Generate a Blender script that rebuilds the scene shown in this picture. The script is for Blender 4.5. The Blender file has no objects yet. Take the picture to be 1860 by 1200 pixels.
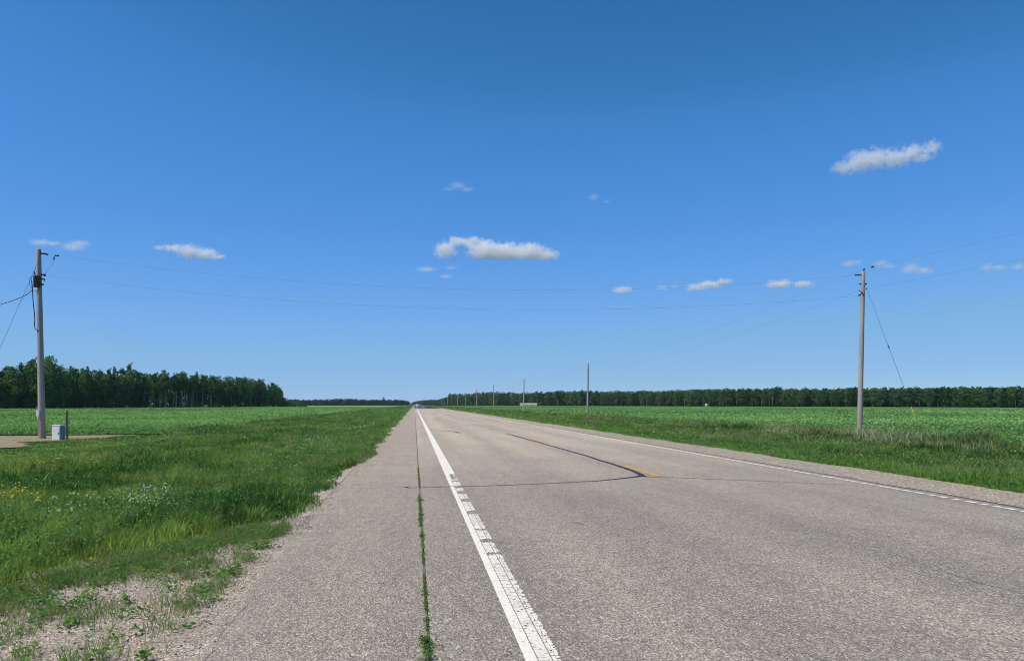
import bpy, bmesh, math, random
import numpy as np
from mathutils import Vector, Matrix

random.seed(7)
rng = np.random.default_rng(7)
scene = bpy.context.scene
col = scene.collection
R = math.radians

# ------------------------------------------------------------------ camera
F, U0, HOR, VPX, CAM_H = 1400.0, 930.0, 734.0, 753.0, 1.4
YAW = math.atan((U0 - VPX) / F)
SA, CA = math.sin(YAW), math.cos(YAW)
cam = bpy.data.objects.new('camera', bpy.data.cameras.new('camera'))
col.objects.link(cam)
cam.location = (0, 0, CAM_H)
cam.rotation_euler = (R(90), 0, -YAW)
cam.data.sensor_width = 36
cam.data.sensor_fit = 'HORIZONTAL'
cam.data.lens = 36 * F / 1860
cam.data.shift_y = (HOR - 600) / 1860
cam.data.clip_start = 0.1
cam.data.clip_end = 40000
scene.camera = cam

def P(u, v, d):
    """world point seen at photo pixel u, v at depth d"""
    lat = (u - U0) / F * d
    return Vector((d * SA + lat * CA, d * CA - lat * SA, CAM_H + (HOR - v) / F * d))

def G(u, v, z=0.0):
    return P(u, v, F * (CAM_H - z) / (v - HOR))

# ------------------------------------------------------------------ numpy helpers
def sstep(a, b, x):
    t = np.clip((np.asarray(x, float) - a) / (b - a), 0, 1)
    return t * t * (3 - 2 * t)

def _hash(ix, iy, s):
    h = (ix.astype(np.int64) * 374761393 + iy.astype(np.int64) * 668265263 + s * 974711) & 0xffffffff
    h = ((h ^ (h >> 13)) * 1274126177) & 0xffffffff
    return ((h ^ (h >> 16)) & 0xffff) / 65535.0

def vnoise(x, y, s=0):
    x = np.asarray(x, float); y = np.asarray(y, float)
    ix = np.floor(x); iy = np.floor(y)
    fx = x - ix; fy = y - iy
    fx = fx * fx * (3 - 2 * fx); fy = fy * fy * (3 - 2 * fy)
    a = _hash(ix, iy, s); b = _hash(ix + 1, iy, s); c = _hash(ix, iy + 1, s); d = _hash(ix + 1, iy + 1, s)
    return (a * (1 - fx) + b * fx) * (1 - fy) + (c * (1 - fx) + d * fx) * fy

def fbm(x, y, s=0, o=3):
    t = 0; amp = 1; n = 0
    for k in range(o):
        t = t + amp * vnoise(x * 2 ** k, y * 2 ** k, s + 17 * k); n += amp; amp *= .5
    return t / n

TX = [-5000, -160, -60, -14, -9, -5, -2.3, -1.3, .1, 2.2, 4.4, 6.4, 8.3, 11.2, 14, 19, 24, 60, 200, 400, 5000]
TZ = [-.68, -.68, -.52, -.4, -.5, -.6, -.22, -.025, 0, .04, .06, .03, -.03, -.22, -.5, -.5, -.43, -.5, -.68, -.95, -1.0]
def T(x, y):
    x = np.asarray(x, float); y = np.asarray(y, float)
    z = np.interp(x, TX, TZ)
    apron = np.interp(x, [-30, -9, -1.3, .1], [-.4, -.3, -.025, 0])
    w = (1 - sstep(8, 16, y)) * (x < .1)
    return z * (1 - w) + apron * w
def Tz(x, y): return float(T(np.array([x]), np.array([y]))[0])

EY = [-60, 3, 5, 6.2, 7.1, 8.2, 8.6, 9.3, 10.6, 13.5, 17, 20, 30, 6000]
EX = [-6, -5.2, -4.2, -3.35, -2.95, -2.5, -2.0, -1.6, -1.42, -1.42, -1.5, -1.2, -1.22, -1.25]
def edge_left(y):
    y = np.asarray(y, float)
    return np.interp(y, EY, EX) + (fbm(y * 1.1, y * 0, 5) - .5) * .5

# ------------------------------------------------------------------ mesh helpers
def set_attr(me, c):
    a = me.attributes.new('tint', 'FLOAT_COLOR', 'POINT')
    buf = np.ones((len(c), 4), np.float32); buf[:, :3] = c
    a.data.foreach_set('color', buf.ravel())

def poly_mesh(name, verts, loops, starts, mat, tint=None, parent=None, smooth=False):
    me = bpy.data.meshes.new(name)
    me.vertices.add(len(verts)); me.vertices.foreach_set('co', np.asarray(verts, np.float32).ravel())
    me.loops.add(len(loops)); me.loops.foreach_set('vertex_index', np.asarray(loops, np.int32))
    me.polygons.add(len(starts)); me.polygons.foreach_set('loop_start', np.asarray(starts, np.int32))
    me.update(calc_edges=True)
    if smooth: me.polygons.foreach_set('use_smooth', np.ones(len(starts), bool))
    if tint is not None: set_attr(me, tint)
    me.materials.append(mat)
    return link(name, me, parent)

def link(name, me, parent=None):
    o = bpy.data.objects.new(name, me); col.objects.link(o)
    if parent is not None: o.parent = parent
    return o

def obj(name, bm, mat, parent=None, smooth=True):
    me = bpy.data.meshes.new(name)
    bmesh.ops.recalc_face_normals(bm, faces=bm.faces[:])
    bm.to_mesh(me); bm.free()
    if smooth: me.polygons.foreach_set('use_smooth', np.ones(len(me.polygons), bool))
    me.materials.append(mat)
    return link(name, me, parent)

def empty(name, loc, rz=0):
    o = bpy.data.objects.new(name, None); col.objects.link(o)
    o.location = loc; o.rotation_euler = (0, 0, rz); o.empty_display_size = .2
    return o

def tag(o, label=None, cat=None, group=None, kind=None):
    if label: o['label'] = label
    if cat: o['category'] = cat
    if group: o['group'] = group
    if kind: o['kind'] = kind
    return o

def tube(bm, pts, radii, n=8, cap=True):
    pts = [Vector(p) for p in pts]
    if not hasattr(radii, '__len__'): radii = [radii] * len(pts)
    rings = []
    for i, p in enumerate(pts):
        t = (pts[min(i + 1, len(pts) - 1)] - pts[max(i - 1, 0)]).normalized()
        up = Vector((0, 0, 1)) if abs(t.z) < .9 else Vector((1, 0, 0))
        s = t.cross(up).normalized(); q = s.cross(t)
        rings.append([bm.verts.new(p + (s * math.cos(2 * math.pi * k / n) + q * math.sin(2 * math.pi * k / n)) * radii[i]) for k in range(n)])
    for a, b in zip(rings, rings[1:]):
        for k in range(n): bm.faces.new((a[k], a[(k + 1) % n], b[(k + 1) % n], b[k]))
    if cap:
        bm.faces.new(rings[0]); bm.faces.new(rings[-1])

def box(bm, x0, x1, y0, y1, z0, z1, bevel=0):
    r = bmesh.ops.create_cube(bm, size=1, matrix=Matrix.Translation(((x0 + x1) / 2, (y0 + y1) / 2, (z0 + z1) / 2)) @ Matrix.Diagonal((x1 - x0, y1 - y0, z1 - z0, 1)))
    if bevel:
        es = list({e for v in r['verts'] for e in v.link_edges})
        bmesh.ops.bevel(bm, geom=es, offset=bevel, segments=2, affect='EDGES', clamp_overlap=True)

# ------------------------------------------------------------------ materials
class NT:
    def __init__(s, name):
        s.m = bpy.data.materials.new(name); s.m.use_nodes = True
        s.t = s.m.node_tree; s.t.nodes.clear()
        s.out = s.n('ShaderNodeOutputMaterial')
    def n(s, typ, **kw):
        o = s.t.nodes.new(typ)
        for k, v in kw.items():
            if k.startswith('i_'): o.inputs[k[2:].replace('_', ' ')].default_value = v
            else: setattr(o, k, v)
        return o
    def l(s, a, b): s.t.links.new(a, b)
    def val(s, x, sock):
        if isinstance(x, bpy.types.NodeSocket): s.l(x, sock)
        else: sock.default_value = x
    def math(s, op, a, b=0.0, clamp=False):
        o = s.n('ShaderNodeMath', operation=op, use_clamp=clamp)
        s.val(a, o.inputs[0]); s.val(b, o.inputs[1]); return o.outputs[0]
    def mix(s, f, a, b, blend='MIX'):
        o = s.n('ShaderNodeMix', data_type='RGBA', blend_type=blend)
        s.val(f, o.inputs[0])
        for x, k in ((a, 6), (b, 7)):
            s.val((*x, 1) if isinstance(x, tuple) and len(x) == 3 else x, o.inputs[k])
        return o.outputs[2]
    def coord(s, scale=(1, 1, 1), loc=(0, 0, 0)):
        c = s.n('ShaderNodeTexCoord'); m = s.n('ShaderNodeMapping')
        m.inputs['Scale'].default_value = scale; m.inputs['Location'].default_value = loc
        s.l(c.outputs['Object'], m.inputs[0]); return m.outputs[0]
    def noise(s, scale, detail=3, vec=None, rough=.55, dist=0.0):
        o = s.n('ShaderNodeTexNoise'); o.inputs['Scale'].default_value = scale
        o.inputs['Detail'].default_value = detail; o.inputs['Roughness'].default_value = rough; o.inputs['Distortion'].default_value = dist
        s.l(vec or s.coord(), o.inputs['Vector']); return o.outputs['Fac']
    def voro(s, scale, vec=None, feature='F1'):
        o = s.n('ShaderNodeTexVoronoi', feature=feature); o.inputs['Scale'].default_value = scale
        s.l(vec or s.coord(), o.inputs['Vector']); return o
    def ramp(s, f, stops):
        o = s.n('ShaderNodeValToRGB'); s.l(f, o.inputs[0])
        e = o.color_ramp.elements
        while len(e) < len(stops): e.new(.5)
        for k, (p, c) in enumerate(stops):
            e[k].position = p; e[k].color = (*c, 1) if len(c) == 3 else c
        return o.outputs[0]
    def bump(s, h, strength, dist):
        o = s.n('ShaderNodeBump'); o.inputs['Strength'].default_value = strength; o.inputs['Distance'].default_value = dist
        s.l(h, o.inputs['Height']); return o.outputs[0]
    def bsdf(s, color, rough=.8, spec=.3, normal=None, metal=0.0):
        b = s.n('ShaderNodeBsdfPrincipled')
        s.val((*color, 1) if isinstance(color, tuple) and len(color) == 3 else color, b.inputs['Base Color'])
        s.val(rough, b.inputs['Roughness']); b.inputs['Specular IOR Level'].default_value = spec; b.inputs['Metallic'].default_value = metal
        if normal: s.l(normal, b.inputs['Normal'])
        s.l(b.outputs[0], s.out.inputs[0]); return b

def leaf_mat(name, trans=.35, rough=.55, spec=.25, gain=1.0, vary=False):
    k = NT(name)
    a = k.n('ShaderNodeAttribute', attribute_name='tint')
    c = k.mix(1.0, a.outputs['Color'], (gain, gain, gain), 'MULTIPLY')
    if vary:
        oi = k.n('ShaderNodeObjectInfo')
        c = k.mix(1.0, c, k.ramp(oi.outputs['Random'], [(0, (.60, .66, .78)), (.35, (.84, .90, 1.04)), (.7, (1.0, 1.0, 1.0)), (1, (1.30, 1.22, 1.1))]), 'MULTIPLY')
    b = k.bsdf(c, rough, spec)
    t = k.n('ShaderNodeBsdfTranslucent')
    c2 = k.mix(1.0, c, (1.25, 1.35, .6), 'MULTIPLY')
    k.l(c2, t.inputs['Color'])
    mx = k.n('ShaderNodeMixShader'); mx.inputs[0].default_value = trans
    k.l(b.outputs[0], mx.inputs[1]); k.l(t.outputs[0], mx.inputs[2]); k.l(mx.outputs[0], k.out.inputs[0])
    return k.m

M = {}
M['grass'] = leaf_mat('grass_blades', trans=.48, spec=.15, gain=1.62)
M['crop'] = leaf_mat('crop_leaves', trans=.35, gain=1.62, rough=.75, spec=.12)
M['leaf'] = leaf_mat('tree_leaves', trans=.26, spec=.12, gain=1.5, vary=True)

def plain(name, c, rough=.7, spec=.3, metal=0.0, var=.15, scale=8):
    k = NT(name)
    n = k.noise(scale, 4)
    c2 = k.mix(n, tuple(x * (1 - var) for x in c), tuple(min(1, x * (1 + var)) for x in c))
    k.bsdf(c2, rough, spec, metal=metal); M[name] = k.m; return k.m

plain('dark_metal', (.03, .032, .036), .5, .4)
plain('galvanised', (.35, .37, .40), .45, .5, .6)
plain('wire', (.10, .115, .14), .6)
plain('white_paint_metal', (.88, .87, .82), .5, .4, var=.06)
plain('shaded_white_metal', (.20, .27, .27), .5, .4, var=.08)
plain('porcelain', (.045, .04, .042), .55, .3)
plain('yellow_plastic', (.55, .42, .03), .5)
plain('black_cable', (.02, .022, .025), .5)
plain('tan_wall', (.78, .68, .52), .8, var=.1, scale=.6)
plain('tan_roof', (.72, .64, .50), .7, var=.1, scale=.4)
plain('house_white', (.42, .43, .40), .7, var=.05)
plain('dark_glass', (.02, .025, .03), .1, .5)
plain('car_paint', (.78, .79, .8), .3, .5, var=.02)
plain('rubber', (.02, .02, .02), .8)
plain('yellow_flower', (.70, .50, .02), .7)
plain('red_lamp', (.35, .02, .02), .3)

def m_rust():
    k = NT('transformer_paint')
    n = k.noise(7, 4); c = k.ramp(n, [(.4, (.045, .042, .045)), (.6, (.12, .06, .035))])
    k.bsdf(c, .6, .3); return k.m
M['transformer'] = m_rust()

def m_pole(name, tone):
    k = NT(name)
    v = k.coord((14, 14, .5)); n = k.noise(1.0, 6, v, .65)
    c = k.ramp(n, [(.25, tuple(x * .55 for x in tone)), (.55, tone), (.8, tuple(min(1, x * 1.25) for x in tone))])
    g = k.n('ShaderNodeTexCoord'); s = k.n('ShaderNodeSeparateXYZ'); k.l(g.outputs['Object'], s.inputs[0])
    h = k.math('MULTIPLY', s.outputs[2], .45, True)
    low = k.math('SUBTRACT', 1.0, h, True)
    n2 = k.noise(2.0, 3, k.coord((3, 3, .6)))
    f = k.math('MULTIPLY', low, n2)
    c = k.mix(f, c, (.36, .20, .11))
    nb = k.bump(n, .5, .01)
    k.bsdf(c, .85, .15, nb); return k.m
M['pole'] = m_pole('weathered_pole_wood', (.40, .37, .335))
M['post'] = m_pole('post_wood', (.34, .265, .18))

def m_bark(name, pale):
    k = NT(name)
    n = k.noise(1.0, 5, k.coord((5, 5, .9)), .7)
    c = k.ramp(n, [(.3, tuple(x * .3 for x in pale)), (.5, pale), (.8, tuple(x * 1.15 for x in pale))])
    k.bsdf(c, .85, .15); return k.m
M['bark_pale'] = m_bark('pale_aspen_bark', (.33, .32, .295))
M['bark_dark'] = m_bark('dark_bark', (.13, .11, .09))

def asphalt_nodes(k, pink=0.0):
    el = k.coord((1, .5, 1))
    v1 = k.voro(125, el); sep = k.n('ShaderNodeSeparateColor'); k.l(v1.outputs['Color'], sep.inputs[0])
    stone = k.ramp(sep.outputs[0], [(0, (.15, .147, .142)), (.25, (.235, .23, .222)), (.6, (.335, .318, .30)), (.86, (.43, .41, .388)), (1, (.64, .615, .58))])
    v2 = k.voro(45, el); s2 = k.n('ShaderNodeSeparateColor'); k.l(v2.outputs['Color'], s2.inputs[0])
    mid = k.ramp(s2.outputs[1], [(0, (.92, .92, .92)), (.7, (1.0, 1.0, .985)), (1, (1.10, 1.08, 1.05))])
    c = k.mix(.75, stone, mid, 'MULTIPLY')
    n3 = k.noise(11, 4, el)
    c = k.mix(.55, c, k.ramp(n3, [(.3, (.8, .8, .8)), (.7, (1.15, 1.13, 1.1))]), 'MULTIPLY')
    n4 = k.noise(1.0, 4, k.coord((1.1, .05, 1)))
    c = k.mix(.8, c, k.ramp(n4, [(.3, (.84, .84, .86)), (.5, (1, 1, 1)), (.72, (1.16, 1.11, 1.06))]), 'MULTIPLY')
    n5 = k.noise(1.0, 4, k.coord((.35, .16, 1)))
    c = k.mix(.7, c, k.ramp(n5, [(.35, (.88, .87, .87)), (.65, (1.09, 1.06, 1.03))]), 'MULTIPLY')
    c = k.mix(1.0, c, (.91, .85, .74), 'MULTIPLY')
    tx = k.n('ShaderNodeTexCoord'); sx0 = k.n('ShaderNodeSeparateXYZ'); k.l(tx.outputs['Object'], sx0.inputs[0])
    wob = k.math('MULTIPLY', k.math('SUBTRACT', k.noise(1.0, 3, k.coord((.8, .06, 1))), .5), 1.6)
    wt = k.math('SINE', k.math('MULTIPLY', k.math('ADD', k.math('ADD', sx0.outputs[0], wob), -1.1), 3.35))
    wf = k.math('ADD', k.math('MULTIPLY', wt, .5), .5)
    c = k.mix(wf, k.mix(1.0, c, (.94, .94, .955), 'MULTIPLY'), k.mix(1.0, c, (1.05, 1.045, 1.03), 'MULTIPLY'))
    st = k.noise(1.0, 5, k.coord((1.6, .35, 1), (5, 3, 0)), .6)
    c = k.mix(1.0, c, k.ramp(st, [(.27, (.90, .90, .91)), (.42, (1, 1, 1))]), 'MULTIPLY')
    # chip seal colour paler farther along the road, darker at the near end
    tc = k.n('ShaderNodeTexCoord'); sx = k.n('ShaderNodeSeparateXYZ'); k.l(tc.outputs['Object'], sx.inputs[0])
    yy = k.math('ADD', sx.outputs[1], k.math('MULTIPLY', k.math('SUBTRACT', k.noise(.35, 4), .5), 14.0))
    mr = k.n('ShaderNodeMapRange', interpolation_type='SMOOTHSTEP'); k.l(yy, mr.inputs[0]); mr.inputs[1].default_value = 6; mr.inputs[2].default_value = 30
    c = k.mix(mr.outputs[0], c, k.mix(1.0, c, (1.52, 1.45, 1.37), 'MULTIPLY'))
    h = k.math('ADD', k.math('MULTIPLY', v1.outputs['Distance'], -1.0), sep.outputs[0])
    return c, h

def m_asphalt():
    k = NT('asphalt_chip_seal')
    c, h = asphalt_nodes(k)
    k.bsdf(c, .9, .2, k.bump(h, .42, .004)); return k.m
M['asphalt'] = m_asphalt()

def gravel_color(k, sc=95):
    v1 = k.voro(sc); sep = k.n('ShaderNodeSeparateColor'); k.l(v1.outputs['Color'], sep.inputs[0])
    c = k.ramp(sep.outputs[0], [(0, (.13, .115, .10)), (.3, (.30, .255, .225)), (.62, (.46, .395, .345)), (.85, (.58, .51, .45)), (1, (.78, .73, .67))])
    n = k.noise(1.3, 4)
    c = k.mix(.8, c, k.ramp(n, [(.3, (.80, .80, .78)), (.7, (1.08, 1.05, 1.02))]), 'MULTIPLY')
    c = k.mix(1.0, c, (1.08, 1.03, .93), 'MULTIPLY')
    so = k.noise(2.6, 6, rough=.7)
    c = k.mix(k.ramp(so, [(.47, (0, 0, 0)), (.66, (.75, .75, .75))]), c, (.27, .235, .185))
    h = k.math('SUBTRACT', sep.outputs[1], v1.outputs['Distance'])
    return c, h

def m_gravel():
    k = NT('gravel_bed')
    c, h = gravel_color(k)
    k.bsdf(c, .9, .15, k.bump(h, .6, .010)); return k.m
M['gravel'] = m_gravel()

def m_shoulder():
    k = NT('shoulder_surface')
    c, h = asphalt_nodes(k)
    g, hg = gravel_color(k, 75)
    g = k.mix(1.0, g, (.90, .90, .90), 'MULTIPLY')
    t = k.n('ShaderNodeTexCoord'); s = k.n('ShaderNodeSeparateXYZ'); k.l(t.outputs['Object'], s.inputs[0])
    # asphalt apron near the driveway, loose chippings farther along and at the outer edge
    fy = k.n('ShaderNodeMapRange'); k.l(s.outputs[1], fy.inputs[0]); fy.inputs[1].default_value = 8.5; fy.inputs[2].default_value = 17
    fx = k.n('ShaderNodeMapRange'); k.l(s.outputs[0], fx.inputs[0]); fx.inputs[1].default_value = -.85; fx.inputs[2].default_value = -1.3
    n = k.noise(2.2, 5, rough=.65)
    f = k.math('ADD', k.math('MULTIPLY', fy.outputs[0], .55), k.math('MULTIPLY', fx.outputs[0], .45))
    f = k.math('ADD', f, k.math('MULTIPLY', k.math('SUBTRACT', n, .5), 1.1))
    f = k.math('MULTIPLY', k.math('SUBTRACT', f, .12), 2.2, True)
    c = k.mix(f, c, g)
    k.bsdf(c, .9, .15, k.bump(h, .55, .004)); return k.m
M['shoulder'] = m_shoulder()

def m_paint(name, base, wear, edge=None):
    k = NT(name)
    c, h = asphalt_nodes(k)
    n = k.noise(55, 4, rough=.7); n2 = k.noise(1.0, 4, k.coord((5, 60, 1)), .7)
    s = k.math('ADD', k.math('MULTIPLY', n, .5), k.math('MULTIPLY', n2, .5))
    f = k.ramp(s, [(max(0, .5 - wear - .03), (0, 0, 0)), (.5 - wear + .03, (1, 1, 1))]) if False else None
    mr = k.n('ShaderNodeMapRange'); k.l(s, mr.inputs[0]); mr.inputs[1].default_value = wear - .03; mr.inputs[2].default_value = wear + .03
    tint = k.mix(k.noise(6, 3), tuple(x * .86 for x in base), base)
    v = k.voro(140)
    tint = k.mix(.35, tint, k.ramp(v.outputs['Distance'], [(0, (1.1, 1.1, 1.1)), (.8, (.78, .78, .78))]), 'MULTIPLY')
    k.bsdf(k.mix(mr.outputs[0], c, tint), .75, .25, k.bump(h, .3, .003)); return k.m
M['white_line'] = m_paint('white_road_paint', (.88, .83, .70), .435)
M['old_line'] = m_paint('worn_white_road_paint', (.84, .79, .67), .455)
M['right_line'] = m_paint('thin_white_road_paint', (.88, .83, .71), .42)
M['yellow_line'] = m_paint('yellow_road_paint', (.66, .34, .06), .33)
M['faded_yellow'] = m_paint('faded_yellow_road_paint', (.62, .38, .18), .50)

def m_tar(name, tone):
    k = NT(name)
    n = k.noise(9, 4)
    k.bsdf(k.mix(n, tuple(x * .7 for x in tone), tuple(x * 1.4 for x in tone)), .55, .35); return k.m
M['tar'] = m_tar('tar_sealant', (.028, .027, .032))
M['crack'] = m_tar('dark_crack', (.075, .068, .06))
M['soft_crack_and_edge'] = m_tar('shallow_crack_and_edge', (.17, .16, .145))
M['joint'] = m_tar('dirt_joint', (.13, .11, .085))

def m_ground():
    k = NT('soil_and_turf')
    n = k.noise(.8, 6, rough=.65); n2 = k.noise(.03, 4)
    c = k.ramp(n, [(.3, (.035, .05, .018)), (.55, (.06, .085, .03)), (.75, (.11, .10, .055))])
    c = k.mix(k.math('MULTIPLY', n2, .5), c, (.085, .13, .045))
    k.bsdf(c, .95, .1, k.bump(n, .6, .05)); return k.m
M['ground'] = m_ground()

def m_dirt():
    k = NT('dry_dirt')
    n = k.noise(1.6, 6, rough=.7)
    c = k.ramp(n, [(.3, (.13, .135, .06)), (.45, (.25, .215, .125)), (.75, (.33, .285, .19))])
    k.bsdf(c, .95, .1, k.bump(n, .5, .03)); return k.m
M['dirt'] = m_dirt()

def m_meadow():
    k = NT('dry_meadow'); n = k.noise(1.0, 4, k.coord((.03, .008, 1)))
    k.bsdf(k.mix(n, (.16, .20, .07), (.30, .27, .15)), .95, .1); return k.m
M['meadow'] = m_meadow()
def m_canopy():
    k = NT('crop_canopy')
    n = k.noise(1.0, 5, k.coord((.9, .9, 1)), .7); n2 = k.noise(1.0, 3, k.coord((.012, .03, 1)))
    c = k.ramp(n, [(.3, (.07, .15, .05)), (.6, (.13, .27, .10)), (.8, (.18, .33, .14))])
    c = k.mix(.7, c, k.ramp(n2, [(.35, (.78, .84, .8)), (.65, (1.1, 1.08, 1.02))]), 'MULTIPLY')
    k.bsdf(c, .8, .2, k.bump(n, .5, .12)); return k.m
M['canopy'] = m_canopy()

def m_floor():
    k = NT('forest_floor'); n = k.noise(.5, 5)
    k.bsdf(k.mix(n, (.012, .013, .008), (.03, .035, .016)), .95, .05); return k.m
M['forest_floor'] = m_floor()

def m_mirage():
    k = NT('mirage_air')
    g = k.n('ShaderNodeBsdfGlossy'); g.inputs['Roughness'].default_value = .03; g.inputs['Color'].default_value = (.93, .95, 1, 1)
    tr = k.n('ShaderNodeBsdfTransparent')
    n = k.noise(1.0, 3, k.coord((.25, .012, 1)))
    mr = k.n('ShaderNodeMapRange'); k.l(n, mr.inputs[0]); mr.inputs[1].default_value = .36; mr.inputs[2].default_value = .5
    mx = k.n('ShaderNodeMixShader'); k.l(mr.outputs[0], mx.inputs[0]); k.l(tr.outputs[0], mx.inputs[1]); k.l(g.outputs[0], mx.inputs[2])
    k.l(mx.outputs[0], k.out.inputs[0]); return k.m
M['mirage'] = m_mirage()

# ------------------------------------------------------------------ ground and road sheets
def sheet(name, xs_of_y, ys, zf, mat, kind='structure'):
    """grid: for each y a list of x values"""
    V = []; L = []; S = []; nx = len(xs_of_y(ys[0]))
    for y in ys:
        for x in xs_of_y(y): V.append((x, y, 0))
    V = np.array(V, float); V[:, 2] = zf(V[:, 0], V[:, 1])
    for j in range(len(ys) - 1):
        for i in range(nx - 1):
            a = j * nx + i
            S.append(len(L)); L += [a, a + 1, a + nx + 1, a + nx]
    o = poly_mesh(name, V, L, S, mat, smooth=True)
    tag(o, kind=kind); return o

def yline(y0, y1, near=.5, grow=1.06):
    ys = [y0]; st = near
    while ys[-1] < y1:
        ys.append(ys[-1] + st)
        if ys[-1] > 12: st *= grow
    ys[-1] = y1; return ys

gx = sorted(set([-9000, -3000, -1000, -400, -160, -60] + [float(x) for x in np.arange(-30, 32, .5)] + [-1.25, .1, 8.3] + [60, 120, 200, 400, 1000, 3000, 9000]))
gy = [-400, -100, -40] + yline(-20, 12000, 1.0, 1.05)
def gz(x, y):
    z = T(x, y)
    under = (x > -1.2) & (x < 8.25)
    z = np.where(under, z - .12, z)
    gravel = ((x >= 8.25) & (x < 11.6)) | ((x <= -1.2) & (x > edge_left(y) - .8))      # the gravel sheets lie on a lowered bed
    z = np.where(gravel, z - .055, z)
    return z + np.where(((x < -1.3) | (x > 8.3)) & ~gravel, (vnoise(x * .7, y * .35, 3) - .5) * .06 * (np.abs(x) < 40), 0)
sheet('ground', lambda y: gx, gy, gz, M['ground'])

RX = [.09, .6, 1.2, 2.2, 3.3, 4.4, 5.4, 6.4, 7.4, 8.1, 8.3]
road_y = [-60] + yline(-10, 6000, 1.0, 1.06)
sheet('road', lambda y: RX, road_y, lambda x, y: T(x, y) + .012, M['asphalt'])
def sh_x(y):
    e = -1.2 + (float(fbm(np.array([y * .9]), np.array([2.0]), 8)[0]) - .5) * .25
    if y < 8.6: e = float(np.interp(y, [-60, 3.5, 4.2, 6, 7.8, 8.6], [-1.0, -1.08, -1.14, -1.22, -1.32, -1.3])) + (float(fbm(np.array([y * 5.0]), np.array([2.0]), 9)[0]) - .5) * .07
    return [e, -1.0, -.8, -.4, 0, .078]
sheet('shoulder', sh_x, [-60] + yline(-10, 6000, .25, 1.06), lambda x, y: T(x, y) + .010, M['shoulder'])
# gravel under the driveway edge (left) and along the far lane (right)
def gl_x(y):
    e = float(edge_left(y)) - (.6 if y < 10 else .35)
    return [min(e - .2, -6) if y < 5 else e, (e - 1.3) / 2 - .2, -1.3, -1.0]
sheet('gravel_verge', gl_x, [-60] + yline(-10, 4000, .3, 1.06), lambda x, y: T(x, y) + .004, M['gravel'])
def gr_x(y):
    e = 11.2 + (float(fbm(np.array([y * .5]), np.array([4.0]), 6)[0]) - .5) * .5
    return [8.25 + (float(vnoise(np.array([y * 1.3]), np.array([1.0]), 4)[0]) - .5) * .12, 8.7, 9.3, e]
sheet('gravel_verge', gr_x, [-60] + yline(-10, 4000, .4, 1.06), lambda x, y: T(x, y) + .022, M['gravel'])

# dirt field track by the left pole
def dt_x(y):
    return [-60, -40, float(np.interp(y, [28, 30, 33, 36, 39, 40.5, 42, 47], [-17.4, -16.0, -16.2, -17.1, -18.2, -17.0, -16.5, -16.2])) + (float(fbm(np.array([y * 1.2]), np.array([0.]), 2)[0]) - .5) * 1.6]
sheet('dirt_track', dt_x, [float(y) for y in np.arange(28, 47.6, .1)], lambda x, y: T(x, y) + .045, M['dirt'])

# ------------------------------------------------------------------ road markings and cracks
def ribbon(name, pts, widths, mat, lift, jit=0.0, step=.12, seed=1):
    rr = random.Random(seed)
    P2 = [Vector((p[0], p[1])) for p in pts]
    if not hasattr(widths, '__len__'): widths = [widths] * len(pts)
    out = []
    for i in range(len(P2) - 1):
        n = max(1, int((P2[i + 1] - P2[i]).length / step))
        for k in range(n):
            t = k / n; out.append((P2[i].lerp(P2[i + 1], t), widths[i] * (1 - t) + widths[i + 1] * t))
    out.append((P2[-1], widths[-1]))
    V = []; L = []; S = []
    ax = 0
    for i, (p, w) in enumerate(out):
        tdir = (out[min(i + 1, len(out) - 1)][0] - out[max(i - 1, 0)][0]).normalized()
        nrm = Vector((-tdir.y, tdir.x))
        ax = ax * .8 + rr.uniform(-1, 1) * jit
        c = p + nrm * ax
        for s in (-1, 1):
            q = c + nrm * s * (w / 2) * rr.uniform(.75, 1.2)
            V.append((q.x, q.y, Tz(q.x, q.y) + .012 + lift))
    for i in range(len(out) - 1):
        S.append(len(L)); L += [2 * i, 2 * i + 1, 2 * i + 3, 2 * i + 2]
    return tag(poly_mesh(name, V, L, S, mat), kind='structure')

def strips(name, quads, mat, lift, ragged=0.0, seed=3):
    """list of (x0, x1, y0, y1) painted pieces, right edge ragged"""
    rr = random.Random(seed); V = []; L = []; S = []
    for x0, x1, y0, y1 in quads:
        n = max(1, min(1200, int((y1 - y0) / .012))) if ragged else max(1, min(300, int((y1 - y0) / .5)))
        b = len(V)
        for k in range(n + 1):
            y = y0 + (y1 - y0) * k / n
            xr = x1
            if ragged:
                a_ = float(fbm(np.array([y * 14.0]), np.array([x0 * 50]), seed, 4)[0]) - .5
                xr = x1 + ragged * (2.2 * a_ - 2.4 * (rr.random() < .10) * rr.random())
            for x in (x0, xr): V.append((x, y, Tz(x, y) + .012 + lift))
        for k in range(n):
            S.append(len(L)); L += [b + 2 * k, b + 2 * k + 1, b + 2 * k + 3, b + 2 * k + 2]
    return tag(poly_mesh(name, V, L, S, mat), kind='structure')

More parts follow.
